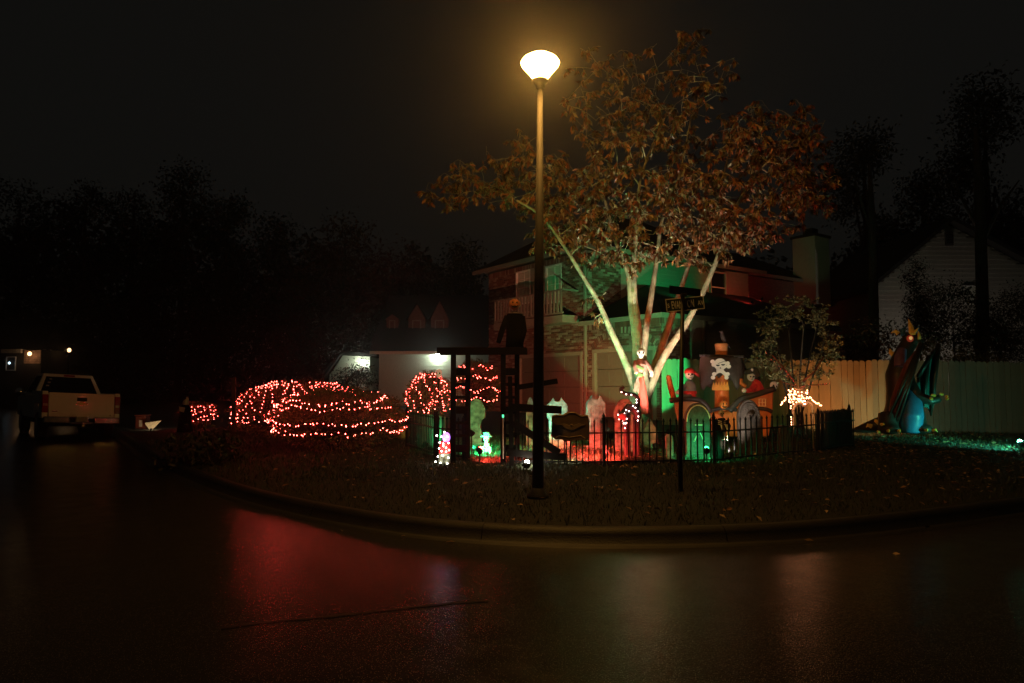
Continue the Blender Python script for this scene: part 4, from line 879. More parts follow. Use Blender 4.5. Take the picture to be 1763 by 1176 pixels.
flood('added red floodlight on a short stake washing the grass behind the fence', G(1052, 798), G(1052, 798) + V((-.15, .5, 0)), RED, 1150, 92, 20, 0.8, h=.45)  # extra lamp put in to brighten the red pool on the grass
flood('added white floodlight on a short stake washing the grass below the wooden board', G(975, 800), G(975, 800) + V((.1, .5, 0)), (1, .95, .6), 60, 100, 20, 0.8, h=.42)  # added only to brighten the grass under the board
flood('green floodlight at the fence foot below the ship', G(1217, 797), G(1212, 790), GRN, 60, 150, 12, 0.9, dome=True, h=.2)
flood('green floodlight behind the short left fence panel', G(733, 777) + V((-.02, .12, 0)), pA.lerp(pA2, .55) + V((.25, .42, .3)), GRN, 26, 165, 30, 1.0)
flood('green floodlight lighting the grass behind the gate', G(815, 785), P(833, 745, 13.8), GRN, 110, 165, 30, 1.0)
flood('added green floodlight on a short stake washing the grass in the gateway', G(812, 787), G(812, 787) + V((.3, .4, 0)), GRN, 480, 105, 20, 0.8, h=.42)  # extra lamp added for the green pool in the gateway
flood('green floodlight glowing at the right edge of the lawn', G(1758, 775), P(1580, 690, 17), TEAL, 55, 130, 90, 0.9, dome=True)
flood('added green floodlight on a short stake washing the leaves at the right edge', G(1775, 779), G(1690, 770), TEAL, 170, 80, 20, 0.8, h=.25)  # added lamp just out of view, brightens the leaf strip
flood('amber floodlight hidden behind the folded fence panels', GD(1432, 16.6), P(1500, 660, 18.1), (1, .42, .12), 150, 120, 25)
flood('added green floodlight by the tree foot aimed at the garage corner', GD(1150, 15.6), H(SW + 1.1, 0, 2.8), GRN, 1600, 34, 25, .2)  # unseen lamp added to turn the garage corner green
flood('added green floodlight lighting the notched tombstones', GD(925, 12.6), P(970, 705, 13.4), TEAL, 170, 75, 15)  # added lamp behind the gate for the green on the stones
flood('added white floodlight on the lawn aimed at the house front', GD(1040, 14.8), H(2.4, 0, 5.2), (1.0, 0.98, 0.52), 780, 70, 20)  # unseen lamp added to brighten the upper house front
def roofz(s_): return EW + .06 + (s_ - SW + .45) * 1.55 / (-SW + .43)
flood('added green floodlight on the garage roof aimed at the upper siding', H(-2.3, 3.0, roofz(-2.3)), H(0, 3.6, 5.9), GRN, 75, 140, 8, 0.7)  # made-up roof fixture that greens the upper siding
flood('added red floodlight on the garage roof aimed at the upper window', H(-1.6, 7.0, roofz(-1.6)), H(0, 7.6, 5.7), RED, 32, 130, 8, 0.7)  # made-up roof fixture giving the upper window its red
flood('added red floodlight at the roof corner aimed at the rear wall', H(-.7, 8.9, roofz(-.7)), H(2, 11.5, 5.6), RED, 60, 90, 8, 0.7)  # invented lamp, put here to redden the rear wall
flood('added red floodlight aimed at the left garage door', GD(1036, 15.0), H(3.0, 0, 1.9), RED, 1500, 40, 25, .35)  # unseen lamp added for the red on the left door
flood('added red floodlight aimed at the garage door behind the tree', GD(1046, 16.2), H(-1.0, 0, 1.5), RED, 900, 24, 15, .12)  # unseen lamp added to throw the red disc on this door
flood('added green floodlight at the tree foot shining into the lower crown', GD(1078, 13.7), P(1030, 400, 14), GRN, 330, 58, 10)  # added for the green tint of the lower leaves
flood('added red floodlight at the tree foot shining into the right crown', GD(1140, 13.5), P(1200, 390, 14.6), RED, 230, 55, 10)  # added for the red tint in the right of the crown
flood('added warm floodlight behind the skeleton lighting the myrtle', GD(1345, 15.3), P(1372, 560, 17), (1, .88, .6), 80, 70, 15)  # added behind the props to brighten the myrtle leaves
flood('added warm floodlight behind the fence aimed at the skull sail', GD(1256, 11.5), P(1243, 640, 14.4), (1, .82, .62), 190, 52, 15)  # added to brighten the sail; an unseen fixture
flood('added pale floodlight behind the board fence aimed at the gable', GD(1640, 28.3), P(1645, 440, 31), (1.0, 0.86, 0.72), 150, 125, 10)  # invented uplight, brightens the gable from behind the fence
flood('added green floodlight on the garage roof aimed at the chimney', H(-2.4, 7.8, roofz(-2.4)), V((cb.x, cb.y, 8)), (.25, 1, .45), 80, 22, 8)  # made-up roof fixture that lights the chimney green
# lamps on the far houses
def wall_lamp(label, c, col, power, lens, r=0.09, spot=None, post=None):
    c = V(c); base = c if post is None else V((c.x, c.y, post)); ro = thing('wall_lamp' if post is None else 'post_lamp', base, label, 'lamp', 'lit lamps on the far houses'); mb = MB(); mb.ball(c, (r, r, r * 1.2), 12, 8); mb.build('globe', E('far_lamp_%d' % int(lens), col, lens), ro, smooth=True)
    mb = MB(); mb.tube([c + UP * r, c + UP * (r + .06), c + V((0, 0.2, r + .1))], 0.03, 6)
    if post is not None: mb.tube([V((c.x, c.y, post)), c], 0.05, 8)
    mb.build('bracket', BLACK, ro)
    if power:
        l = bpy.data.lights.new('lamp_light', 'POINT'); l.energy = power; l.color = col; l.shadow_soft_size = r; lo = link(bpy.data.objects.new('lamp_light', l)); lo.parent = ro; lo.location = c - base + V((0, -r - 0.12, -r))
wall_lamp('dazzling white lamp high on the garage wall under the dormers', P(753, 612, 36.75), (0.85, 1.0, 0.82), 7, 150, 0.10)
wall_lamp('white lamp beside the shutter on the clapboard gable wall', P(622, 622, 39.75), (0.9, 1.0, 0.8), 30, 60, 0.08)
wall_lamp('warm porch lamp on the brick corner of the far-left house', P(51, 609, 49.6), (1.0, 0.55, 0.25), 7, 4, 0.13)
wall_lamp('small warm lamp on a post above the pickup', P(119, 603, 52), (1.0, 0.62, 0.25), 1, 4, 0.13, post=0.2)
wall_lamp('bluish lamp behind the window of the far-left house', P(16, 625, 49.7), (0.6, 0.85, 1.0), 0, 2, 0.08)

# ------------------------------------------------------------------ yard fence panels
q = MB(); a = 0.009; hh = 0.72
q.add([(-a, -a, 0), (a, -a, 0), (a, a, 0), (-a, a, 0), (-a, -a, hh - .07), (a, -a, hh - .07), (a, a, hh - .07), (-a, a, hh - .07), (-1.7 * a, -1.7 * a, hh - .055), (1.7 * a, -1.7 * a, hh - .055), (1.7 * a, 1.7 * a, hh - .055), (-1.7 * a, 1.7 * a, hh - .055), (0, 0, hh)],
      [(0, 1, 2, 3)] + [(i, (i + 1) % 4, (i + 1) % 4 + 4, i + 4) for i in range(4)] + [(i + 4, (i + 1) % 4 + 4, (i + 1) % 4 + 8, i + 8) for i in range(4)] + [(i + 8, (i + 1) % 4 + 8, 12) for i in range(4)])
pkm = bpy.data.meshes.new('picket'); pkm.from_pydata(q.v, [], q.f); pkm.materials.append(BLACK)
def fence(a, b, n_, label, posts=(True, True), scale=1.0):
    a, b = V(a), V(b); ro = thing('fence_panel', a, label, 'fence', 'black picket fence panels'); d = b - a
    for i in range(n_):
        u = (i + 0.5) / n_; p = a + d * u; o = link(bpy.data.objects.new('picket', pkm)); o.parent = ro; o.location = p - a + UP * 0.03; o.scale = (1, 1, scale * random.uniform(0.985, 1.015)); o.rotation_euler = (0, random.uniform(-.015, .015), math.atan2(d.y, d.x))
    for z in (0.07, 0.52 * scale):
        mb = MB(); mb.beam(a + UP * z, b + UP * z, 0.03, 0.022); mb.build('rail', BLACK, ro)
    for k, e in zip(posts, (a, b)):
        if k: mb = MB(); mb.tube([e - UP * .05, e + UP * (0.74 * scale)], 0.028, 8); mb.lathe(e + UP * (0.74 * scale), [(0.03, 0), (0.038, 0.012), (0.02, 0.03), (0.026, 0.05), (0.004, 0.095)], 10); mb.build('post', BLACK, ro)
    return ro
pA, pA2, pB, pB2, pC, pD, pE, pF, pF2 = G(700, 770), G(748, 786), G(752, 788), G(800, 793), G(884, 802), G(1040, 803), G(1230, 799), G(1410, 779), GD(1463, 14.2)
fa = fence(pA, pA2, 17, 'short black fence panel glowing green, leftmost of the yard fence')
mb = MB(); mb.fbox(pA + V((.25, .4, 0)), pA2 - pA, V((.02, .02, 0)), UP * .68); mb.build('backing_sheet', M('grey_sheet', (.3, .3, .28), .8), fa)
fence(pB, pB2, 7, 'black fence panel behind the light-up figure, left of the gate arch')
fence(pC, pD, 15, 'black fence panel carrying the scrolled wooden board', (False, False))
fence(pD, pE, 16, 'black fence panel in front of the skull tombstone and the cat', (True, True))
fence(pE, pF, 20, 'black fence panel in front of the pirate ship', (False, True))
fence(pF + V((0.05, 0.02, 0)), pF2, 22, 'black fence panel folded back at the right end of the yard fence', (False, True), 1.05)
fence(pF + V((0.09, 0.25, 0)), pF2 + V((.04, -.1, 0)), 25, 'second black fence panel stacked behind the folded right-end one', (False, False), 1.05)

# ------------------------------------------------------------------ gate arch, crooked gate and pumpkin figure
GDp = G(790, 800).y; ga = G(790, 800)
AR = thing('gate_arch', ga, 'dark wooden arch of slatted posts and crossbeams over the yard entrance', 'gate arch'); ztop = P(800, 606, GDp).z
for (px, dy) in ((780, 0), (805, 0.45), (866, 0), (890, 0.45)):
    b = GD(px, GDp + dy); mb = MB(); mb.fbox(b - V((.04, .04, .05)), V((.085, 0, 0)), V((0, .08, 0)), UP * (ztop - b.z + 0.05)); mb.build('post', DKWOOD, AR, bevel=0.006)
for (pa, pb) in ((780, 805), (866, 890)):
    for k in range(7):
        a = P(pa, 640 + 22 * k, GDp); b = P(pb, 640 + 22 * k, GDp + .45); mb = MB(); mb.beam(a, b, 0.02, 0.05 if k % 3 else 0.12); mb.build('slat', DKWOOD, AR)
for k, (dy, x0, x1) in enumerate(((-0.06, 752, 906), (0.5, 757, 908))):
    a, b = P(x0, 604 + k * 2, GDp + dy), P(x1, 604 + k, GDp + dy); mb = MB(); mb.beam(a, b, 0.05, 0.11); mb.build('crossbeam', DKWOOD, AR, bevel=0.006)
CG = thing('crooked_gate', G(878, 806), 'broken dark wooden gate with crooked boards beside the lamp post', 'gate'); cd = G(878, 806).y
for (x0, y0, x1, y1, t) in ((891, 667, 960, 656, 9), (880, 701, 967, 706, 13), (884, 728, 963, 780, 12), (872, 779, 974, 787, 12)):
    mb = MB(); mb.beam(P(x0, y0, cd - .02), P(x1, y1, cd - .15), 0.03, t * cd / FPX); mb.build('board', DKWOOD, CG, bevel=0.004)
mb = MB(); mb.beam(G(881, 806), P(878, 648, cd), 0.06, 0.07); mb.build('stile', DKWOOD, CG); mb = MB(); mb.beam(P(922, 802, cd - .1), P(926, 650, cd - .1), 0.04, 0.06); mb.build('stile', DKWOOD, CG)
mb = MB(); mb.tube([P(866, 790, cd - .05), P(866, 720, cd - .05)], 0.014, 8); cdl = thing('stake_light', P(866, 795, cd - .05), 'thin pale stake tipped with a green light at the gate opening', 'stake light'); mb.build('stake', M('pale_stake', (0.45, 0.3, 0.27), 0.5), cdl); mb = MB(); mb.tube([P(866, 719, cd - .05), P(866, 714, cd - .05)], 0.016, 8); mb.build('tip', E('green_tip', (0.1, 1, 0.45), 1.6), cdl)
ROBE = M('black_cloth', (0.004, 0.0035, 0.003), 0.95, var=0.3, spec=.1); PUMP = M('pumpkin_skin', (0.36, 0.12, 0.04), 0.5, var=0.25)
def pumpkin(root, c, r, mat, name='head', face=True):
    mb = MB(); c = V(c); n_ = 24; m_ = 10; vs = []
    mb2 = MB(); prof = [(math.sin(math.pi * i / m_) * r + 0.0005, -math.cos(math.pi * i / m_) * r * 0.95) for i in range(m_ + 1)]; mb2.lathe(c, prof, 32, wob=lambda a, t: 0.06 * math.cos(a * 8)); h = mb2.build(name, mat, root, smooth=True)
    mb = MB(); mb.tube([c + UP * r * .9, c + V((r * .15, 0, r * 1.25))], [r * .14, r * .09], 6); mb.build('stem', M('pumpkin_stem', (0.12, 0.1, 0.04), 0.8), h)
    if face:
        f = MB(); y = -r * 1.0
        for pl in ([(-.55, .1), (-.15, .1), (-.3, .5)], [(.15, .12), (.6, .05), (.45, .5)], [(-.1, -.12), (.12, -.12), (0, .1)], [(-.65, -.2), (-.3, -.38), (0, -.3), (.35, -.4), (.7, -.15), (.4, -.62), (0, -.7), (-.4, -.6)]):
            f.prism([c + V((x * r, y * (1 - 0.35 * (x * x + z * z)) - 0.004, z * r)) for x, z in pl], (0, r * .2, 0))
        f.build('carving', M('carved_dark', (0.01, 0.006, 0.004), 0.9), h)
    return h
PF_ = thing('pumpkin_figure', P(886, 600, GDp + .2), 'black-robed figure with orange pumpkin head standing on the gate arch', 'figure'); pd_ = GDp + .2
mb = MB(); c = P(886, 598, pd_); mb.lathe(c, [(0.15, 0), (0.14, 0.2), (0.145, 0.38), (0.17, 0.5), (0.12, 0.56), (0.05, 0.60)], 20, wob=lambda a, t: 0.08 * math.sin(a * 7) * (1 - t), sy=0.6)
mb.tube([P(873, 545, pd_), P(866, 565, pd_ - .05), P(858, 590, pd_ - .1)], [0.05, 0.055, 0.04], 8); mb.tube([P(899, 545, pd_), P(902, 570, pd_ - .05), P(897, 592, pd_ - .12)], [0.05, 0.055, 0.04], 8); mb.build('robe', ROBE, PF_, smooth=True)
pumpkin(PF_, P(886, 524, pd_ - .03), 0.095, PUMP)
mb = MB(); mb.lathe(P(886, 541, pd_), [(0.11, 0), (0.13, 0.015), (0.05, 0.03)], 14, wob=lambda a, t: 0.2 * math.sin(a * 6)); mb.build('collar', M('grey_rag', (0.3, 0.27, 0.24), 0.9), PF_)

# ------------------------------------------------------------------ tombstones and graveyard props
STONE = M('grey_foam_stone', (0.2, 0.195, 0.175), 0.8, var=0.65, scale=9, bump=0.6, bscale=40); DSTONE = M('dark_foam_stone', (0.07, 0.06, 0.055), 0.6, var=0.4, scale=16, bump=0.8, bscale=45)
BONE = M('bone', (0.62, 0.55, 0.42), 0.6, var=0.15, scale=20); HOLE = M('socket_dark', (0.012, 0.01, 0.009), 0.9)
def skull(root, c, r, mat=BONE, name='skull', tilt=0.0):
    c = V(c); R = Matrix.Rotation(tilt, 3, 'Y'); mb = MB(); mb.ball(c + R @ V((0, 0, r * .2)), (r * .82, r * .95, r * .82), 14, 10); mb.ball(c + R @ V((0, -r * .45, -r * .35)), (r * .55, r * .45, r * .5), 12, 8); mb.ball(c + R @ V((0, -r * .5, -r * .75)), (r * .42, r * .35, r * .25), 12, 6); s = mb.build(name, mat, root, smooth=True, remesh=r * 0.13)
    e = MB()
    for sx in (-1, 1): e.ball(c + R @ V((sx * r * .34, -r * .82, r * .02)), (r * .2, r * .12, r * .22), 10, 6)
    e.ball(c + R @ V((0, -r * .93, -r * .32)), (r * .09, r * .08, r * .13), 8, 6); e.box(c + R @ V((0, -r * .84, -r * .66)), (r * .5, r * .06, r * .05), R)
    e.build('eye_sockets', HOLE, s); return s
def tomb(label, px0, px1, py0, D, outline, mat=STONE, th=0.12, relief=None, tilt=0.0):
    """outline in unit coordinates: x 0..1 across, y 0..1 up"""
    pa, pb = GD(px0, D), GD(px1, D); w = pb.x - pa.x; top = P((px0 + px1) / 2, py0, D).z; h = top - pa.z; ro = thing('tombstone', (pa + pb) / 2, label, 'tombstone', 'foam tombstones in the yard')
    f = lambda x, y, dy=0: V((pa.x + x * w + y * h * tilt, D + dy + 0.06 * y, pa.z - 0.02 + y * (h + 0.02)))
    mb = MB(); mb.prism([f(x, y) for x, y in outline], (0, th, 0)); mb.build('slab', mat, ro, bevel=0.012)
    mb = MB(); mb.prism([f(x, y, -0.001) for x, y in ((-.06, 0), (1.06, 0), (1.06, .09), (-.06, .09))], (0, -0.05, 0)); mb.build('plinth', mat, ro, bevel=0.01)
    return ro, f
arch = [(0, 0), (1, 0), (1, .68)] + [(0.5 + 0.5 * math.cos(a), .68 + .32 * math.sin(a)) for a in np.linspace(0.2, math.pi - .2, 11)] + [(0, .68)]
notch = [(.1, 0), (.9, 0), (.9, .55), (1, .62), (1, .85), (.82, .93), (.7, 1), (.6, .92), (.4, .92), (.3, 1), (.18, .93), (0, .85), (0, .62), (.1, .55)]
def carve(ro, f, lines, mat, w=0.008, name='relief'):
    for ln in lines: mb = MB(); mb.tube([f(x, y, -0.004) for x, y in ln], w, 5); mb.build(name, mat, ro)
ro, f = tomb('green-lit tombstone with notched shoulders behind the crooked gate', 942, 978, 684, 13.4, notch); carve(ro, f, [[(.25, .85), (.4, .75), (.5, .82), (.6, .75), (.75, .85)], [(.25, .7), (.45, .66)], [(.75, .7), (.55, .66)], [(.3, .5), (.7, .5)]], STONE)
ro, f = tomb('red-lit ribbed tombstone with a green left edge', 1011, 1044, 680, 13.2, notch, th=0.16); carve(ro, f, [[(x, .2), (x, .8)] for x in (.2, .3, .4, .5, .6, .7, .8)], STONE, 0.006)
ro, f = tomb('grey arched tombstone with a carved skull above the lit cat', 1058, 1096, 686, 12.9, arch); skull(ro, f(.58, .72, -.03), 0.085, STONE, 'carved_skull'); carve(ro, f, [[(.12, .1), (.12, .66)] + [(0.5 + 0.38 * math.cos(a), .66 + .26 * math.sin(a)) for a in np.linspace(math.pi, 0, 9)] + [(.88, .1)]], STONE, .01)
ro, f = tomb('dark arched tombstone with bony rim left of the ship mast', 1182, 1226, 694, 12.3, arch, DSTONE); carve(ro, f, [[(0.5 + 0.46 * math.cos(a), .66 + .30 * math.sin(a)) for a in np.linspace(0, math.pi, 14)], [(.3, .3), (.5, .5), (.7, .3)], [(.35, .6), (.65, .6)]], BONE, .012)
ro, f = tomb('dark arched tombstone with carved face below the ship window', 1273, 1312, 688, 12.6, arch, DSTONE); carve(ro, f, [[(0.5 + 0.44 * math.cos(a), .66 + .28 * math.sin(a)) for a in np.linspace(0, math.pi, 14)], [(.3, .2), (.3, .45), (.7, .45), (.7, .2)]], DSTONE, .018); skull(ro, f(.5, .72, -.03), 0.07, DSTONE, 'carved_skull')
ro, f = tomb('small pointed tombstone lit pink between cat and ship', 1108, 1133, 721, 13.6, [(0, 0), (1, 0), (1, .6), (.5, 1), (0, .6)])
ro, f = tomb('tiny pink tombstone low on the grass behind the sign post', 1147, 1160, 748, 12.0, [(.05, 0), (.95, 0), (1, .9), (.7, 1), (.3, 1), (0, .9)], th=0.07)
ro, f = tomb('low grey tombstone at the foot of the lit skeleton', 1343, 1362, 732, 12.9, arch, DSTONE)
ro, f = tomb('green hooded-reaper tombstone seen through the gate arch', 806, 836, 686, 14.4, [(.1, 0), (.75, 0), (.8, .25), (.7, .45), (.78, .55), (1, .6), (.95, .8), (.7, .97), (.4, 1), (.1, .93), (0, .7), (.05, .4)]); carve(ro, f, [[(.2, .2), (.2, .4), (.35, .5), (.55, .48), (.62, .3), (.6, .1)], [(.25, .9), (.5, .95), (.75, .85), (.85, .7)], [(.38, .7), (.42, .85)]], STONE, .012)
ro, f = tomb('narrow green tombstone half hidden by the lamp post', 906, 920, 684, 14.2, arch)
# scrolled wooden board on the fence
bd_ = G(980, 803).y - 0.06; SBD = thing('wooden_board', P(982, 759, bd_), 'dark brown wooden board with scrolled edges and a bat relief on the fence', 'sign board')
BW = M('brown_board', (0.075, 0.045, 0.028), 0.6, var=0.35, scale=10)
ol = [(950, 716), (957, 713), (970, 714), (978, 709), (990, 709), (1000, 715), (1013, 714), (1014, 752), (1006, 758), (992, 758), (980, 760), (968, 757), (956, 757), (949, 750)]
mb = MB(); mb.prism([P(x, y, bd_) for x, y in ol], (0, 0.03, 0)); sbo = mb.build('panel', BW, SBD, bevel=0.006)
mb = MB(); mb.tube([P(x, y, bd_ - .005) for x, y in ((950, 718), (958, 715), (970, 716), (979, 711), (990, 711), (1000, 717), (1013, 716))], 0.012, 6); mb.tube([P(x, y, bd_ - .005) for x, y in ((957, 754), (962, 750), (980, 753), (1000, 750), (1008, 755))], 0.008, 6); mb.build('moulding', M('pale_moulding', (0.28, 0.19, 0.10), 0.5), SBD)
mb = MB(); mb.prism([P(x, y, bd_ - .002) for x, y in ((960, 731), (972, 729), (979, 732), (984, 731), (988, 732), (996, 729), (1008, 731), (998, 735), (990, 739), (984, 741), (977, 739), (970, 735))], (0, -0.02, 0)); mb.ball(P(984, 732, bd_ - .02), 0.02); mb.build('bat_relief', M('relief_brown', (0.14, 0.09, 0.05), 0.5), SBD, bevel=0.004)
# light-up black cat
cD = 12.2; CF = lambda x, y, dy=0: P(x, y, cD + dy); cb = GD(1082, cD)
CAT = thing('light_up_cat', cb, 'black arched-back cat ornament with curled tail, studded with white lights', 'cat ornament'); CATM = M('tinsel_black', (0.03, 0.012, 0.016), 0.5, var=0.4, scale=40, bump=0.5)
mb = MB(); k = cD / FPX
mb.tube([CF(1075, 712), CF(1083, 702), CF(1092, 702), CF(1098, 712), CF(1099, 722)], [8 * k, 8 * k, 8 * k, 7 * k, 6 * k], 10)
for (x0, y0, x1) in ((1098, 720, 1099), (1094, 718, 1092), (1076, 718, 1077), (1081, 716, 1083)): mb.tube([CF(x0, y0, random.uniform(-.08, .08)), CF((x0 + x1) / 2, 740), V((CF(x1, 755).x, cD, gz(0, cD)))], [5 * k, 3.4 * k, 3 * k], 8)
mb.ball(CF(1073, 717, -.06), (8.5 * k, .07, 8 * k)); mb.tube([CF(1067, 712, -.06), CF(1065, 703, -.06)], [3 * k, .6 * k], 6); mb.tube([CF(1079, 711, -.06), CF(1081, 702, -.06)], [3 * k, .6 * k], 6); mb.build('body', CATM, CAT, remesh=0.014)
tail = [CF(x, y) for x, y in ((1097, 705), (1099, 692), (1097, 684), (1090, 679), (1080, 678), (1072, 675), (1069, 670), (1074, 666))]; mb = MB(); mb.tube(resample(tail, 4), 3.2 * k, 8); mb.build('tail', CATM, CAT, smooth=True)
WB = E('warm_white_bulb', (1.0, 0.72, 0.62), 9.0); mb = MB()
def dots(mb, pts, r):
    for p in pts: mb.ball(p, r, 6, 4)
dots(mb, [CF(x, y, -.1) for x, y in ((1070, 675), (1078, 679), (1087, 680), (1096, 688), (1096, 693), (1090, 699), (1094, 702), (1098, 708), (1099, 717), (1098, 724), (1083, 708), (1078, 706), (1080, 728), (1076, 737), (1077, 729), (1075, 712), (1070, 713), (1067, 717), (1072, 719), (1077, 716), (1072, 724), (1079, 721), (1066, 722), (1070, 726), (1074, 729), (1064, 714))], 0.0115)
o = mb.build('bulbs', WB, CAT); o['kind'] = 'stuff'; mb = MB(); mb.ball(CF(1072, 718, -.11), (7 * k, .03, 6.5 * k)); mb.build('face', M('cat_face', (0.35, 0.04, 0.04), 0.5, emit=(1, .1, .08), es=.12), CAT, smooth=True)
# ghoul hanging on the tree
gD = 13.95; GF = lambda x, y, dy=0: P(x, y, gD + dy); GHL = thing('hanging_ghoul', GF(1106, 712), 'skull-faced ghoul in pink rags and long red robe hanging on the tree trunk', 'ghoul')
RAG = M('pink_rag', (0.42, 0.22, 0.18), 0.9, var=0.3, scale=18); RROBE = M('red_robe', (0.55, 0.045, 0.03), 0.7, var=0.25, scale=10)
skull(GHL, GF(1103, 608), 0.105, M('white_mask', (0.8, 0.78, 0.72), 0.5, var=0.05), 'mask', 0.1)
mb = MB(); k = gD / FPX; mb.tube([GF(1103, 618), GF(1103, 628), GF(1102, 640), GF(1101, 650)], [5 * k, 11 * k, 10 * k, 7 * k], 12); mb.tube([GF(1110, 622), GF(1117, 630, -.05), GF(1122, 641, -.1)], [5 * k, 4.5 * k, 4 * k], 8); mb.tube([GF(1096, 622), GF(1093, 632, -.05), GF(1096, 643, -.1)], [5 * k, 4.5 * k, 4 * k], 8); mb.build('ragged_shirt', RAG, GHL, remesh=0.014)
mb = MB(); mb.prism([GF(1098, 642, -.12), GF(1108, 644, -.12), GF(1107, 650, -.12), GF(1098, 648, -.12)], (0, .02, 0)); mb.prism([GF(1096, 628, -.14), GF(1109, 634, -.14), GF(1108, 638, -.14), GF(1096, 633, -.14)], (0, .02, 0)); mb.build('green_sash', M('green_rag', (0.12, 0.2, 0.06), 0.9), GHL)
mb = MB()
for i in range(4): mb.tube([GF(1119 + i * 1.5, 640, -.1), GF(1120 + i * 1.5, 645, -.11), GF(1119 + i * 1.2, 649, -.1)], [0.012, 0.009, 0.004], 5)
mb.build('hand', BONE, GHL)
rp = []; n_ = 9
mb = MB()
for i in range(7): mb.tube([GF(1100 + i * 1.0, 648, -.02 * i), GF(1101 + i * 1.6, 672, -.05 - .02 * (i % 2)), GF(1103 + i * 1.9, 695, -.04 - .03 * (i % 2)), GF(1106 + i * 1.8, 713, -.03 * (i % 3))], [0.02, 0.028, 0.03, 0.026], 8)
mb.build('robe', RROBE, GHL, remesh=0.016)
mb = MB()
for i in range(6): mb.tube([GF(1100 - i * .5, 646, -.1), GF(1096 + i * 1.5 - 3, 660, -.12), GF(1094 + i * 1.6 - 3, 674 + 2 * (i % 3), -.12)], 0.006, 4)
mb.build('tatters', RAG, GHL)
# bones, skulls and small things in the grass
def single(name, label, cat, mb, mat, base, **k): return tag(mb.build(name, mat, None, base=base, **k), label, cat)
def gskull(label, px, py, r, mat=BONE, tilt=0.1):
    b = G(px, py); ro = thing('skull', b, label, 'skull', 'loose skulls in the yard'); skull(ro, b + UP * r * .95, r, mat, 'cranium', tilt); return ro
gskull('small skull on the red-lit grass right of the cat', 1103, 768, 0.075); 
b = G(1078, 766); mb = MB(); mb.ball(b + UP * .08, (0.1, 0.09, 0.12), 12, 8, jit=.06); single('foam_rock', 'pink-lit rounded rock below the cat', 'rock', mb, STONE, b, smooth=True)
def hand(label, px, py, sp=1.0):
    b = G(px, py); ro = thing('bone_hand', b, label, 'skeleton hand', 'skeleton hands reaching from the grass'); mb = MB(); mb.tube([b - UP * .03, b + UP * .09], [.018, .022], 6); mb.build('forearm', BONE, ro); 
    for i in range(5):
        a = (-0.5 + i * .25) * sp; L = (.07, .1, .11, .1, .06)[i]; c = b + V((a * .05, 0, .09)); m_ = c + V((math.sin(a) * L * .6, -.015, L * .6)); mb = MB(); mb.tube([c, m_, m_ + V((math.sin(a) * L * .5, -.03, L * .25))], [.009, .008, .005], 5); mb.build('finger', BONE, ro)
hand('pale skeleton hand below the wooden board, left one', 979, 771, .7); hand('pale skeleton hand right of the wooden board', 1018, 772, 1.1)
b = G(1030, 762); mb = MB(); mb.tube([b + V((-.05, 0, .05)), b + V((.06, 0, .06))], .018, 8)
for s in (-1, 1):
    for t in (-1, 1): mb.ball(b + V((s * .065, 0, .055 + t * .016)), .022, 8, 6)
single('bone', 'single pale bone lying on the grass left of the post', 'bone', mb, BONE, b, smooth=True)
b = G(1200, 757); mb = MB(); mb.lathe(b, [(.05, 0), (.055, .03), (.02, .09), (.006, .11)], 12); single('candy_cone', 'small pink cone on the grass behind the sign post', 'ornament', mb, M('pink_plastic', (.6, .3, .27), .4), b, smooth=True)
b = G(1217, 760); ro = thing('small_pumpkin', b, 'small orange pumpkin on the grass below the ship hull', 'pumpkin'); pumpkin(ro, b + UP * .07, .07, PUMP, 'shell', False)
b = G(693, 757); ro = thing('small_pumpkin', b, 'orange pumpkin at the left end of the yard fence', 'pumpkin'); pumpkin(ro, b + UP * .15, .17, PUMP, 'shell', False)
b = G(1305, 772); mb = MB()
for i in range(7): a = i * .9; mb.tube([b, b + V((math.cos(a) * .05, math.sin(a) * .03, .12 + .03 * (i % 3)))], [.016, .002], 5)
single('spiky_plant', 'small pale spiky ornament on the grass behind the right fence', 'ornament', mb, STONE, b)
# standing skeleton in dark coat by the fence
kD = 11.9; KF = lambda x, y, dy=0: P(x, y, kD + dy); b = GD(1232, kD); SK = thing('skeleton_figure', b, 'small black-coated skeleton behind the fence below the ship mast', 'skeleton')
skull(SK, KF(1242, 712), .06); mb = MB(); k = kD / FPX; mb.tube([KF(1242, 720), KF(1243, 730), KF(1240, 745), V((KF(1238, 770).x, kD, b.z))], [6 * k, 11 * k, 9 * k, 8 * k], 10); mb.tube([KF(1236, 724), KF(1230, 735), KF(1232, 748)], [.03, .028, .022], 6); mb.tube([KF(1250, 724), KF(1256, 733), KF(1254, 744)], [.03, .028, .022], 6); mb.build('coat', ROBE, SK, smooth=True)
mb = MB()
for dx in (0, 11): mb.tube([KF(1243 + dx * .7, 731, -.12), KF(1246 + dx * .75, 744, -.13), KF(1245 + dx * .7, 758, -.12)], [.03, .016, .02], 7)
for i in range(3): mb.tube([KF(1236, 724 + i * 3, -.1), KF(1243, 726 + i * 3, -.12), KF(1250, 724 + i * 3, -.1)], .008, 5)
mb.build('bones', BONE, SK, smooth=True)
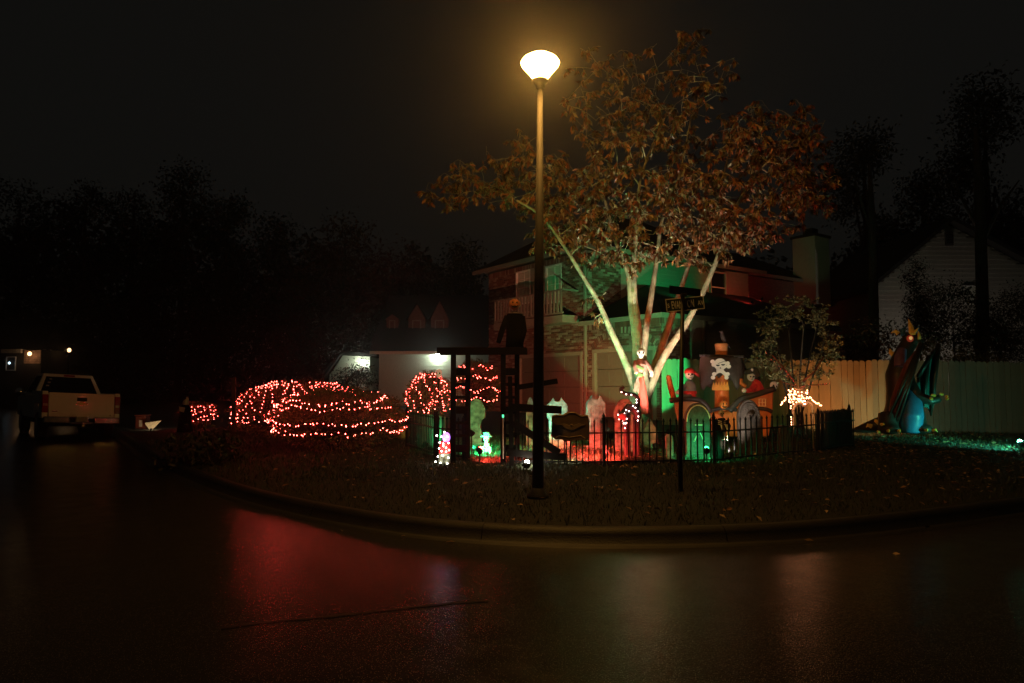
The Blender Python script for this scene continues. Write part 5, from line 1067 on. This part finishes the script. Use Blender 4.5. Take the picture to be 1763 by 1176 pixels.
# small skeleton with hat in the green light
kD2 = 13.0; KF2 = lambda x, y, dy=0: P(x, y, kD2 + dy); b = GD(839, kD2); SK2 = thing('hatted_skeleton', b, 'little pale skeleton with a wide hat sitting on green-lit grass', 'skeleton'); k = kD2 / FPX
skull(SK2, KF2(838, 757), .075); mb = MB(); mb.lathe(KF2(838, 752), [(.1, 0), (.1, .015), (.055, .03), (.065, .07), (.03, .09)], 14, wob=lambda a, t: .2 * math.cos(2 * a) * (1 - t)); mb.build('hat', M('pale_hat', (.3, .3, .28), .7), SK2, smooth=True)
mb = MB(); mb.tube([KF2(838, 762), V((b.x, kD2, b.z + .03))], [.045, .06], 8)
for dx in (-6, 6): mb.tube([KF2(838, 770), KF2(838 + dx, 770, -.1), V((KF2(838 + dx * 1.1, 775).x, kD2 - .2, b.z + .02))], [.02, .02, .025], 6)
mb.build('body', BONE, SK2, smooth=True)
# light-up wire figure beside the fence
fD = G(766, 798).y; b = G(766, 798); LF = thing('light_up_figure', b, 'small light-up figure with purple hood and red coat, dotted with white lights', 'light figure'); FF = lambda x, y, dy=0: P(x, y, fD + dy); k = fD / FPX
mb = MB(); mb.lathe(b, [(.115, .0), (.11, .1), (.1, .17)], 16); mb.build('skirt', M('pale_tinsel', (.32, .33, .25), .5, emit=(.8, .85, .5), es=.06, scale=40), LF, smooth=True)
mb = MB(); mb.lathe(b + UP * .17, [(.1, 0), (.095, .1), (.075, .19)], 16); mb.build('coat', M('red_tinsel', (.6, .03, .03), .5, emit=(1, .03, .03), es=1.0, scale=40), LF, smooth=True)
mb = MB(); mb.ball(b + V((.02, -.01, .43)), (.065, .06, .085)); mb.build('hood', M('purple_tinsel', (.35, .1, .5), .5, emit=(.6, .2, 1), es=3.0, scale=40), LF, smooth=True)
mb = MB(); pts_ = [FF(x, y, -.12) for x, y in ((765, 744), (760, 752), (770, 752), (757, 762), (763, 764), (772, 763), (756, 772), (768, 771), (760, 777), (773, 775), (754, 786), (762, 784), (772, 788), (750, 795), (758, 797), (770, 798), (763, 768), (768, 778), (765, 757), (752, 750))]; dots(mb, pts_, .012); o = mb.build('bulbs', E('white_bulb', (1, .93, .75), 22), LF); o['kind'] = 'stuff'

# ------------------------------------------------------------------ inflatable pirate ship
sD = 14.6; SF = lambda x, y, dy=0: P(x, y, sD + dy); k = sD / FPX; b = GD(1243, sD)
SH = thing('inflatable_pirate_ship', b, 'inflatable orange pirate ship with black skull sail and pirate crew', 'inflatable')
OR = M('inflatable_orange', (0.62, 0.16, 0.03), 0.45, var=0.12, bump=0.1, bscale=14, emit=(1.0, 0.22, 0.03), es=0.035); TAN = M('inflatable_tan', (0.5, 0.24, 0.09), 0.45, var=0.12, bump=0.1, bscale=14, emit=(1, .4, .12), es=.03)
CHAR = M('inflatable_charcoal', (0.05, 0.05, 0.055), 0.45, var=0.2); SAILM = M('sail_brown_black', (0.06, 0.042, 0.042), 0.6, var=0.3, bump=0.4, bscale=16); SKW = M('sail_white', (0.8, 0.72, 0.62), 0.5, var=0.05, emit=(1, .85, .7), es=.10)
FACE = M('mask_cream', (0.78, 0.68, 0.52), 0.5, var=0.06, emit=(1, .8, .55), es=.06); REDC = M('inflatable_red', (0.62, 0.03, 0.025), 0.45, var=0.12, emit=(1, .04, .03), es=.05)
def puff(mb, poly, y0, y1): mb.prism([P(x, y, sD + y0) for x, y in poly], P(poly[0][0], poly[0][1], sD + y1) - P(poly[0][0], poly[0][1], sD + y0))
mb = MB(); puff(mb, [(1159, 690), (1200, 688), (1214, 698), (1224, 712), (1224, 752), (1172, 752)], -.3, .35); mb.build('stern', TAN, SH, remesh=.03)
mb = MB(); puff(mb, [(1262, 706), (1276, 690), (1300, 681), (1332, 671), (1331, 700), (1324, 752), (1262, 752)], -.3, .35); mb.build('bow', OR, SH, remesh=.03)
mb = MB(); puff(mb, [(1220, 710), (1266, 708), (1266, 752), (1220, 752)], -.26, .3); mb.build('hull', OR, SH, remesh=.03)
for pts_, r in (([(1153, 690), (1178, 687), (1200, 688), (1212, 694), (1224, 710)], .055), ([(1256, 708), (1265, 697), (1276, 687), (1300, 680), (1334, 669)], .06), ([(1222, 707), (1245, 703), (1268, 706)], .04), ([(1305, 703), (1320, 705), (1329, 709)], .04)):
    for dy in (-.32, .3): mb = MB(); mb.tube(resample([SF(x, y, dy) for x, y in pts_], 4), r, 10); mb.build('rail', CHAR, SH, smooth=True)
mb = MB(); mb.tube([SF(1162, 692), SF(1155, 668), SF(1151, 650)], [.06, .06, .055], 12); mb.ball(SF(1151, 650), .055); mb.build('stern_post', OR, SH, smooth=True)
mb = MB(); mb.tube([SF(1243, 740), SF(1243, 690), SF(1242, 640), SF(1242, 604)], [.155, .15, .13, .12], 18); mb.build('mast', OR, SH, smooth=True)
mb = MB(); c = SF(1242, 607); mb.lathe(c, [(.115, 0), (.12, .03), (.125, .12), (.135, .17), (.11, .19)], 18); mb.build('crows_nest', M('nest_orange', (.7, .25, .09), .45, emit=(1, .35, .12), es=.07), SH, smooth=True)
mb = MB(); n_ = 14
zig = [(1226, 672)] + [(1226 + i * 2.4, 657 if i % 2 else 665) for i in range(1, 13)] + [(1256, 672)]
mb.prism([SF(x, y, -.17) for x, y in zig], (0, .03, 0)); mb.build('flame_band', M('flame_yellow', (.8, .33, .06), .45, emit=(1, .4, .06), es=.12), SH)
# billowed sail
sl = [(1207, 611), (1225, 610), (1243, 611), (1262, 612), (1278, 614)]; U = 17; Vn = 13; mb = MB(); vs = []; bot = lambda u: 668 - 22 * max(0, 1 - ((u - .52) / .3) ** 2) + 5 * math.sin(u * 31)
for j in range(Vn):
    for i in range(U):
        u = i / (U - 1); v = j / (Vn - 1); x = 1207 + 71 * u + 3 * math.sin(v * 3.1) * (u - .5) * 2; y0 = 611 + 3 * u; y = y0 + (bot(u) - y0) * v; vs.append(SF(x, y, -.22 - .16 * math.sin(math.pi * u) * math.sin(math.pi * min(1, v * .9 + .1)) + .015 * math.sin(u * 40)))
mb.add(vs, [(j * U + i, j * U + i + 1, (j + 1) * U + i + 1, (j + 1) * U + i) for j in range(Vn - 1) for i in range(U - 1)]); so = mb.build('sail', SAILM, SH, smooth=True); md = so.modifiers.new('t', 'SOLIDIFY'); md.thickness = .02
mb = MB(); mb.tube([SF(1205, 612, -.22), SF(1280, 614, -.22)], .03, 8); mb.build('yard', CHAR, SH)
Y0 = -.41; mb = MB()
mb.prism([SF(1240 + 10.5 * math.cos(a), 627 + 10 * math.sin(a), Y0) for a in np.linspace(0, 2 * math.pi, 20, endpoint=False)], (0, .03, 0)); mb.prism([SF(x, y, Y0) for x, y in ((1234, 634), (1246, 634), (1246, 643), (1242, 642), (1238, 642), (1234, 644))], (0, .028, 0))
for (x0, y0, x1, y1) in ((1228, 625, 1252, 647), (1254, 628, 1229, 647)):
    mb.prism([SF(x0 - 1, y0 + 3, Y0 + .004), SF(x0 + 2, y0 - 2, Y0 + .004), SF(x1 + 1, y1 - 3, Y0 + .004), SF(x1 - 2, y1 + 2, Y0 + .004)], (0, .028, 0))
    for (x, y) in ((x0 - 1, y0 - 2.5), (x0 + 1, y0 + 3), (x1 + 1, y1 - 3), (x1 - 1, y1 + 3)): mb.prism([SF(x + 3.6 * math.cos(a), y + 3.4 * math.sin(a), Y0 + .002) for a in np.linspace(0, 2 * math.pi, 12, endpoint=False)], (0, .03, 0))
sk = mb.build('skull_emblem', SKW, so)
mb = MB()
for (x, y, r) in ((1236, 628, 3.4), (1245, 627, 3.4)): mb.prism([SF(x + r * math.cos(a), y + r * .75 * math.sin(a), Y0 - .006) for a in np.linspace(0, math.pi, 8)], (0, .005, 0))
mb.prism([SF(1240, 632, Y0 - .006), SF(1239, 634.5, Y0 - .006), SF(1242, 634.5, Y0 - .006)], (0, .005, 0)); mb.beam(SF(1236, 626, Y0 - .006), SF(1250, 621, Y0 - .006), .005, .008); mb.build('skull_face', HOLE, so)
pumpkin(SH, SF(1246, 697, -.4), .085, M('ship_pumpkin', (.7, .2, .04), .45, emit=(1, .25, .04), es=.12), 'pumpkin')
mb = MB()
for x in (1307, 1312.5, 1318): mb.beam(SF(x, 687, -.36), SF(x, 699, -.36), .015, .012)
for y in (687, 693, 699): mb.beam(SF(1306, y, -.375), SF(1319, y, -.375), .012, .012)
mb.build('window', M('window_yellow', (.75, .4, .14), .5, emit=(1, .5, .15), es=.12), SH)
mb = MB()
for x in (1216, 1221): mb.beam(SF(x, 713, -.36), SF(x, 722, -.36), .015, .012)
for y in (713, 722): mb.beam(SF(1215, y, -.375), SF(1222, y, -.375), .012, .012)
mb.build('window', M('window_yellow', (.75, .4, .14)), SH)
def face(parent, c, r, mat, name='head'):
    mb = MB(); c = V(c); mb.ball(c, (r * .9, r * .9, r), 14, 10); mb.ball(c + V((0, -r * .35, -r * .55)), (r * .55, r * .5, r * .5)); h = mb.build(name, mat, parent, smooth=True, remesh=r * .15)
    e = MB(); e.ball(c + V((r * .3, -r * .8, r * .05)), (r * .3, r * .15, r * .2), 8, 6); e.ball(c + V((-r * .35, -r * .8, r * .05)), (r * .18, r * .15, r * .2), 8, 6); e.ball(c + V((0, -r * .92, -r * .25)), (r * .1, r * .08, r * .12), 8, 6); e.box(c + V((0, -r * .82, -r * .62)), (r * .5, r * .1, r * .07)); e.build('face_marks', HOLE, h); return h
# left pirate
GREYC = M('inflatable_grey', (.22, .18, .16), .5, var=.15, emit=(1, .8, .7), es=.01)
mb = MB(); mb.tube([SF(1188, 694, -.1), SF(1188, 678, -.1), SF(1188, 664, -.1), SF(1186, 655, -.1)], [9 * k, 10.5 * k, 10 * k, 5 * k], 14); mb.tube([SF(1181, 664, -.12), SF(1173, 670, -.2), SF(1168, 675, -.25)], [4.5 * k, 4 * k, 3.6 * k], 10); mb.build('pirate_body', GREYC, SH, remesh=.018)
mb = MB(); mb.ball(SF(1167, 676, -.26), .05); mb.build('pirate_hand', FACE, SH, smooth=True)
mb = MB(); mb.lathe(SF(1188, 679, -.1), [(.135, 0), (.14, .04), (.135, .07)], 16); mb.tube([SF(1192, 676, -.24), SF(1196, 684, -.25), SF(1198, 690, -.24)], [.04, .035, .01], 8); mb.build('pirate_sash', REDC, SH, smooth=True)
h = face(SH, SF(1187, 645, -.14), .105, FACE, 'pirate_head'); mb = MB(); mb.ball(SF(1187, 640.5, -.12), (.112, .115, .085)); mb.tube([SF(1195, 641, -.1), SF(1202, 646, -.1), SF(1205, 650, -.1)], [.035, .03, .01], 6); mb.build('bandana', REDC, h, smooth=True)
# right pirate
mb = MB(); mb.tube([SF(1306, 680, -.1), SF(1305, 670, -.1), SF(1302, 660, -.1), SF(1297, 655, -.1)], [11 * k, 10.5 * k, 8 * k, 4.5 * k], 14); mb.tube([SF(1298, 664, -.18), SF(1292, 672, -.3), SF(1284, 673, -.38)], [5 * k, 4.4 * k, 4 * k], 10); mb.build('pirate_coat', REDC, SH, remesh=.018)
mb = MB(); mb.ball(SF(1281, 672.5, -.4), .048); mb.build('pirate_hand', FACE, SH, smooth=True)
mb = MB(); mb.tube([SF(1284, 666, -.32), SF(1276, 660, -.3), SF(1276, 652, -.3)], [.04, .04, .03], 8); mb.build('hook_arm', OR, SH, smooth=True)
h = face(SH, SF(1293, 649, -.14), .09, FACE, 'pirate_head'); mb = MB(); c = SF(1294, 643, -.12); mb.prism([SF(x, y, -.2) for x, y in ((1279, 640), (1284, 638), (1292, 634), (1303, 632), (1310, 645), (1304, 652), (1298, 643), (1288, 645))], (0, .16, 0)); mb.build('pirate_hat', CHAR, h, remesh=.018); skull(h, SF(1295, 637, -.26), .032, SKW, 'hat_skull')
mb = MB(); mb.tube([SF(1285, 638, -.1), SF(1279, 628, -.1), SF(1284, 620, -.1), SF(1292, 624, -.1)], [.02, .04, .04, .01], 8); mb.build('feather', CHAR, h, smooth=True); mb = MB(); mb.tube([SF(1304, 650, -.05), SF(1306, 660, -.02)], [.06, .05], 8); mb.build('hair', CHAR, h, smooth=True)
skull(SH, SF(1332, 665, -.1), .10, FACE, 'figurehead', .3)
# crow on the crow's nest
cb = SF(1245, 591); CR = thing('crow', cb, 'black crow perched on top of the orange crow\'s nest', 'crow'); CRM = M('crow_feather', (.05, .04, .05), .5, var=.3)
mb = MB(); mb.tube([SF(1249, 591), SF(1246, 584), SF(1244, 577), SF(1243, 573)], [.03, .055, .045, .025], 10); mb.ball(SF(1243, 572), .038); mb.tube([SF(1248, 588), SF(1255, 598, .05), SF(1259, 606, .06)], [.035, .03, .008], 8); mb.build('body', CRM, CR, remesh=.012)
mb = MB(); mb.tube([SF(1241, 571.5, -.02), SF(1237, 570, -.04)], [.014, .003], 6); mb.build('beak', CHAR, CR)

# ------------------------------------------------------------------ lit skeleton by the myrtle
eD = 13.4; EF = lambda x, y, dy=0: P(x, y, eD + dy); b = GD(1376, eD); SKL = thing('lit_skeleton', b, 'skeleton with raised arms wrapped in bright orange-white lights, right of the ship', 'skeleton')
skull(SKL, EF(1373, 637), .085)
mb = MB(); mb.tube(resample([EF(1374, 645), EF(1375, 660), EF(1376, 680), EF(1378, 697)], 4), .02, 8)
for i in range(5):
    y = 664 + i * 6; w = (9, 12, 13, 12, 9)[i]; mb.tube(resample([EF(1376, y, .05), EF(1376 - w, y + 3, 0), EF(1374, y + 6, -.12), EF(1376 + w, y + 3, 0), EF(1376, y, .05)], 4), .012, 6)
mb.build('ribs', BONE, SKL, smooth=True)
REDB = M('dim_red_bone', (.3, .09, .06), .6)
mb = MB(); mb.tube([EF(1368, 657), EF(1348, 632, -.1), EF(1330, 612, -.2)], [.02, .016, .01], 6); mb.tube([EF(1382, 657), EF(1402, 640, -.1), EF(1418, 615, -.1)], [.02, .016, .01], 6); mb.tube([EF(1340, 656), EF(1372, 665, -.05), EF(1425, 662)], [.006, .01, .006], 5); mb.build('arms', REDB, SKL, smooth=True)
mb = MB(); mb.tube(resample([EF(1365, 708), EF(1370, 698), EF(1378, 694), EF(1384, 699), EF(1391, 693), EF(1398, 699), EF(1400, 712)], 4), .025, 8); mb.tube([EF(1365, 706), EF(1366, 735), V((EF(1364, 760).x, eD, b.z))], [.022, .016, .02], 7); mb.tube([EF(1400, 710), EF(1398, 738), V((EF(1400, 760).x, eD, b.z))], [.022, .016, .02], 7); mb.build('pelvis_and_legs', BONE, SKL, smooth=True)
cl = [EF(1352 + random.random() * 38, 670 + random.random() * 26, -.16 + random.uniform(-.04, .04)) for _ in range(62)]; cl = [p for p in cl]
ro = thing('string_lights', EF(1376, 690), 'bright bundle of orange-white lights around the skeleton ribs and leg', 'lights', 'strings of lights on the hedges'); OWB = E('orange_white_bulb', (1, .36, .16), 14); mb = MB(); dots(mb, cl + [EF(1350 - i * 2 + random.random() * 3, 688 + i * 2.2, -.1) for i in range(5)] + [EF(1392 + i * 2.2, 684 + i * 1.5 + random.uniform(-2, 2), -.1) for i in range(11)] + [EF(1362 + random.uniform(-1, 1), y, -.05) for y in (699, 703, 718, 722, 727, 731)], .0125); o = mb.build('bulbs', OWB, ro); o['kind'] = 'stuff'
mb = MB(); mb.tube(cl[:40], .003, 3); mb.build('wire', WIRE, ro)
mb = MB(); pts_ = resample([EF(1318, 606, -.1), EF(1345, 634, -.1), EF(1368, 660, -.12), EF(1372, 668, -.1), EF(1400, 662, -.1), EF(1428, 660, -.1)], 8); m_, w_ = bulbs(None, pts_, .06, .006); ro = thing('string_lights', pts_[0], 'dim red lights strung along the skeleton arms under the myrtle', 'lights', 'strings of lights on the hedges'); o = m_.build('bulbs', E('dim_red_bulb', (1, .06, .04), 1.2), ro); o['kind'] = 'stuff'; w_.build('wire', WIRE, ro)

# ------------------------------------------------------------------ inflatable dragon
dD = 16.0; DF = lambda x, y, dy=0: P(x, y, dD + dy); k = dD / FPX; b = GD(1560, dD); gzb = b.z
DR = thing('inflatable_dragon', b, 'tall dark inflatable dragon with blue belly, folded wings and yellow horns', 'inflatable')
DBK = M('dragon_black', (.035, .028, .024), .4, var=.2, bump=.1, bscale=10); DBL = M('dragon_blue', (.03, .16, .34), .4, var=.12, bump=.08, bscale=10); DWG = M('dragon_wing', (.18, .055, .05), .5, var=.25, bump=.15, bscale=14); DTL = M('dragon_wing_teal', (.02, .14, .13), .5, var=.2); DYE = M('dragon_claw', (.75, .42, .06), .4, var=.1, emit=(1, .5, .05), es=.03)
mb = MB(); mb.tube([DF(1555, 745), DF(1556, 722), DF(1556, 695), DF(1552, 670), DF(1548, 645), DF(1552, 618), DF(1560, 598), DF(1568, 586)], [34 * k, 34 * k, 28 * k, 24 * k, 22 * k, 16 * k, 13 * k, 12 * k], 20)
mb.ball(DF(1568, 583), (14 * k, .19, 12 * k)); mb.tube([DF(1570, 584), DF(1582, 588, -.1), DF(1588, 591, -.15)], [10 * k, 8 * k, 6 * k], 12)
mb.tube([DF(1540, 728, .1), DF(1510, 732, .3), DF(1485, 738, .35), DF(1464, 742, .3)], [20 * k, 13 * k, 8 * k, 2.5 * k], 14)
mb.ball(DF(1530, 738, -.35), (16 * k, .3, 10 * k)); mb.ball(DF(1585, 738, -.35), (18 * k, .3, 9 * k)); mb.tube([DF(1530, 715, -.2), DF(1528, 738, -.35)], [17 * k, 14 * k], 12)
mb.tube([DF(1566, 660, -.25), DF(1580, 682, -.38), DF(1602, 690, -.45), DF(1618, 686, -.45)], [10 * k, 9 * k, 8 * k, 7 * k], 12); mb.build('body', DBK, DR, remesh=.035)
mb = MB(); mb.tube([DF(1567, 744, -.32), DF(1568, 715, -.36), DF(1568, 690, -.28), DF(1563, 668, -.24)], [17 * k, 20 * k, 17 * k, 8 * k], 16); mb.build('belly', DBL, DR, remesh=.03)
mb = MB(); mb.tube([DF(1549, 632, -.2), DF(1550, 615, -.15), DF(1554, 600, -.12)], [9 * k, 9.5 * k, 7 * k], 12); mb.build('throat', M('dragon_violet', (.16, .10, .22), .45), DR, remesh=.025)
def wing(pts, mat, name, ribs):
    m_ = MB(); n_ = len(pts); m_.prism([DF(*p) for p in pts], (0.03, .07, 0)); w = m_.build(name, mat, DR, bevel=.02); m2 = MB()
    for a, b_ in ribs: m2.tube([DF(*a), DF(*[(a[i] + b_[i]) / 2 + (0, 0, -.04)[i] for i in range(3)]), DF(*b_)], [.05, .045, .02], 8)
    m2.build('wing_ribs', DBK, w, smooth=True)
wing([(1587, 590, -.45), (1578, 612, -.5), (1568, 650, -.5), (1557, 690, -.48), (1546, 724, -.42), (1537, 727, -.4), (1529, 716, -.36), (1533, 690, -.36), (1545, 655, -.36), (1560, 622, -.38)], DWG, 'wing', [((1587, 590, -.47), (1546, 726, -.46)), ((1585, 592, -.46), (1530, 716, -.4)), ((1586, 591, -.47), (1538, 726, -.43))])
wing([(1578, 645, .1), (1592, 622, .12), (1616, 592, .15), (1613, 640, .15), (1611, 690, .12), (1603, 716, .1), (1597, 702, .1), (1580, 700, .08)], DTL, 'wing', [((1580, 650, .05), (1616, 592, .1)), ((1616, 592, .1), (1603, 716, .06)), ((1598, 612, .08), (1590, 700, .04))])
for pts_, r in (([(1571, 577, -.1), (1568, 563, -.1), (1564, 549, -.12)], 5.5), ([(1573, 575, -.2), (1578, 568, -.22), (1582, 564, -.22)], 2.5), ([(1583, 584, -.22), (1582, 575, -.24), (1580, 569, -.24)], 3)):
    mb = MB(); mb.tube([DF(*p) for p in pts_], [r * k, r * k * .7, .003], 10); mb.build('horn', DYE, DR, smooth=True)
for pts_, r in (([(1556, 578, 0), (1554, 568, .02), (1561, 560, .02)], 4.5), ([(1579, 573, .05), (1580, 566, .05), (1582, 560, .05)], 3)):
    mb = MB(); mb.tube([DF(*p) for p in pts_], [r * k, r * k * .8, .003], 10); mb.build('blue_horn', DBL, DR, smooth=True)
for pts_, r in (([(1546, 574, .1), (1541, 570, .1), (1534, 573, .1)], 4), ([(1540, 612, .1), (1533, 606, .1), (1532, 600, .1)], 5), ([(1538, 640, .1), (1532, 634, .1), (1529, 640, .1)], 5), ([(1513, 728, 0), (1507, 724, 0), (1506, 722, 0)], 4), ([(1500, 734, 0), (1494, 732, 0), (1491, 736, 0)], 4)):
    mb = MB(); mb.tube([DF(*p) for p in pts_], [r * k, r * k * .7, .004], 8); mb.build('back_spike', DYE, DR, smooth=True)
for (x, y, dy, ex, ey) in ((1513, 744, -.62, -2, 5), (1529, 742, -.66, 2, 6), (1547, 742, -.62, 3, 5), (1517, 731, -.5, 6, 1), (1594, 741, -.62, 3, 4), (1606, 741, -.6, 8, 5), (1609, 681, -.5, -7, 1), (1604, 687, -.55, -3, 2), (1622, 679, -.5, -5, 0), (1629, 683, -.5, 3, 0), (1630, 687, -.52, 3, 1)):
    mb = MB(); mb.tube([DF(x, y, dy), DF(x + ex * .6, y - 1, dy - .06), DF(x + ex, y + ey * .5, dy - .1)], [2.6 * k, 2 * k, .003], 8); mb.build('claw', DYE, DR, smooth=True)
mb = MB(); mb.ball(DF(1567, 583, -.19), (6 * k, .05, 6 * k)); eo = mb.build('eye_patch', M('dragon_red', (.6, .06, .03), .4, emit=(1, .1, .04), es=.12), DR, smooth=True); mb = MB(); mb.ball(DF(1568, 582, -.235), (3 * k, .03, 3 * k)); mb.build('eye', M('dragon_eye', (.8, .5, .1), .3, emit=(1, .55, .2), es=.5), eo, smooth=True)

# ------------------------------------------------------------------ things far left
b = G(319, 735); b = GD(318, 20.5); RF = thing('robed_figure', b, 'dark robed figure with a pale pointed hood beside the little lit bush', 'figure'); k = 20.5 / FPX; QF = lambda x, y, dy=0: P(x, y, 20.5 + dy)
mb = MB(); mb.lathe(b, [(.2, 0), (.17, .3), (.15, .55), (.16, .7), (.08, .8)], 16, wob=lambda a, t: .1 * math.sin(a * 6) * (1 - t)); mb.build('robe', ROBE, RF, smooth=True)
mb = MB(); mb.ball(QF(320, 694), (.09, .1, .11)); mb.tube([QF(321, 693), QF(323, 686), QF(320, 681)], [.07, .04, .006], 8); mb.build('hood', M('pale_hood', (.55, .5, .42), .8), RF, remesh=.02)
mb = MB(); mb.prism([QF(308, 700, -.16), QF(318, 702, -.2), QF(316, 710, -.2), QF(309, 708, -.16)], (0, .03, 0)); mb.build('sleeve', M('pale_hood', (.55, .5, .42)), RF)
b = GD(262, 22.0); k = 22 / FPX; FC = thing('lit_fan_screen', b, 'pale fan-shaped screen glowing warm white on the ground right of the pickup', 'screen'); QF = lambda x, y, dy=0: P(x, y, 22 + dy)
FANM = M('fan_cloth', (.75, .66, .5), .8, var=.15, trans=.4)
for i in range(6):
    a0, a1 = i / 6, (i + 1) / 6; top = lambda u: QF(248 + 30 * u, 728 - 4 * u, .1); mb = MB(); mb.prism([QF(258 + 3 * a0, 741, 0), QF(258 + 3 * a1, 741, 0), top(a1 - .012), top(a0 + .012)], (0, .015, 0)); mb.build('fan_blade', FANM, FC)
flood('warm floodlight in front of the pale fan screen', GD(260, 21.35), QF(263, 731), (1, .75, .42), 22, 120, 12, h=.04, lens_r=.02)
b = GD(241, 22.5); mb = MB(); c = b; mb.fbox(c + V((-.17, 0, .0)), V((.34, 0, 0)), V((0, .3, 0)), UP * .4); BX = thing('storage_box', b, 'dim reddish-orange box with a pale front patch between pickup and fan screen', 'box'); mb.build('body', M('dull_orange', (.12, .022, .012), .6), BX, bevel=.03); mb = MB(); mb.fbox(c + V((-.03, -.012, .06)), V((.1, 0, 0)), V((0, .01, 0)), UP * .22); mb.build('patch', M('pale_patch', (.4, .33, .28), .6), BX); mb = MB(); mb.fbox(c + V((-.19, -.02, .4)), V((.38, 0, 0)), V((0, .34, 0)), UP * .05); mb.build('lid', M('dull_orange', (.3, .06, .03)), BX, bevel=.015)
b = GD(403, 16.5); PO = thing('wooden_post', b, 'thin dark wooden post with a short crossbar left of the long hedge', 'post'); mb = MB(); mb.beam(b - UP * .05, P(403, 650, 16.5), .06, .07); mb.build('post', M('brown_post', (.06, .035, .02), .8), PO); mb = MB(); mb.beam(P(395, 662, 16.46), P(413, 664, 16.46), .03, .06); mb.build('crossbar', M('brown_post', (.06, .035, .02)), PO)
b = G(632, 775); mb = MB(); mb.lathe(b, [(.1, 0), (.1, .02), (.06, .04), (.02, .05)], 14); single('sprinkler_cap', 'small dull disc set in the lawn below the round bush', 'disc', mb, M('dull_disc', (.12, .12, .09), .4), b, smooth=True)
skd = thing('bush_skull', P(755, 650, 16.0), 'skull ornament resting on top of the small domed bush', 'skull', 'loose skulls in the yard'); skull(skd, P(755, 643, 16.0), .10, M('lit_skull', (.8, .55, .45), .5, emit=(1, .5, .35), es=.25), 'cranium')
mb = MB(); mb.tube([V((P(755, 700, 16.05).x, 16.1, gz(-1.7, 16.1))), P(755, 648, 16.06)], .015, 6); mb.build('stake', BLACK, skd)

# ------------------------------------------------------------------ damp night air
hm = bpy.data.materials.new('night_haze'); hm.use_nodes = True; n = hm.node_tree.nodes; n.remove(n['Principled BSDF']); pv = n.new('ShaderNodeVolumePrincipled')
pv.inputs['Color'].default_value = (.9, .9, .9, 1); pv.inputs['Density'].default_value = 0.0020; pv.inputs['Anisotropy'].default_value = 0.9; hm.node_tree.links.new(pv.outputs[0], n['Material Output'].inputs['Volume'])
mb = MB(); mb.fbox((-420, -80, -1.3), V((840, 0, 0)), V((0, 600, 0)), UP * 32); tag(mb.build('haze', hm), 'thin damp haze filling the night air', 'haze', kind='stuff')
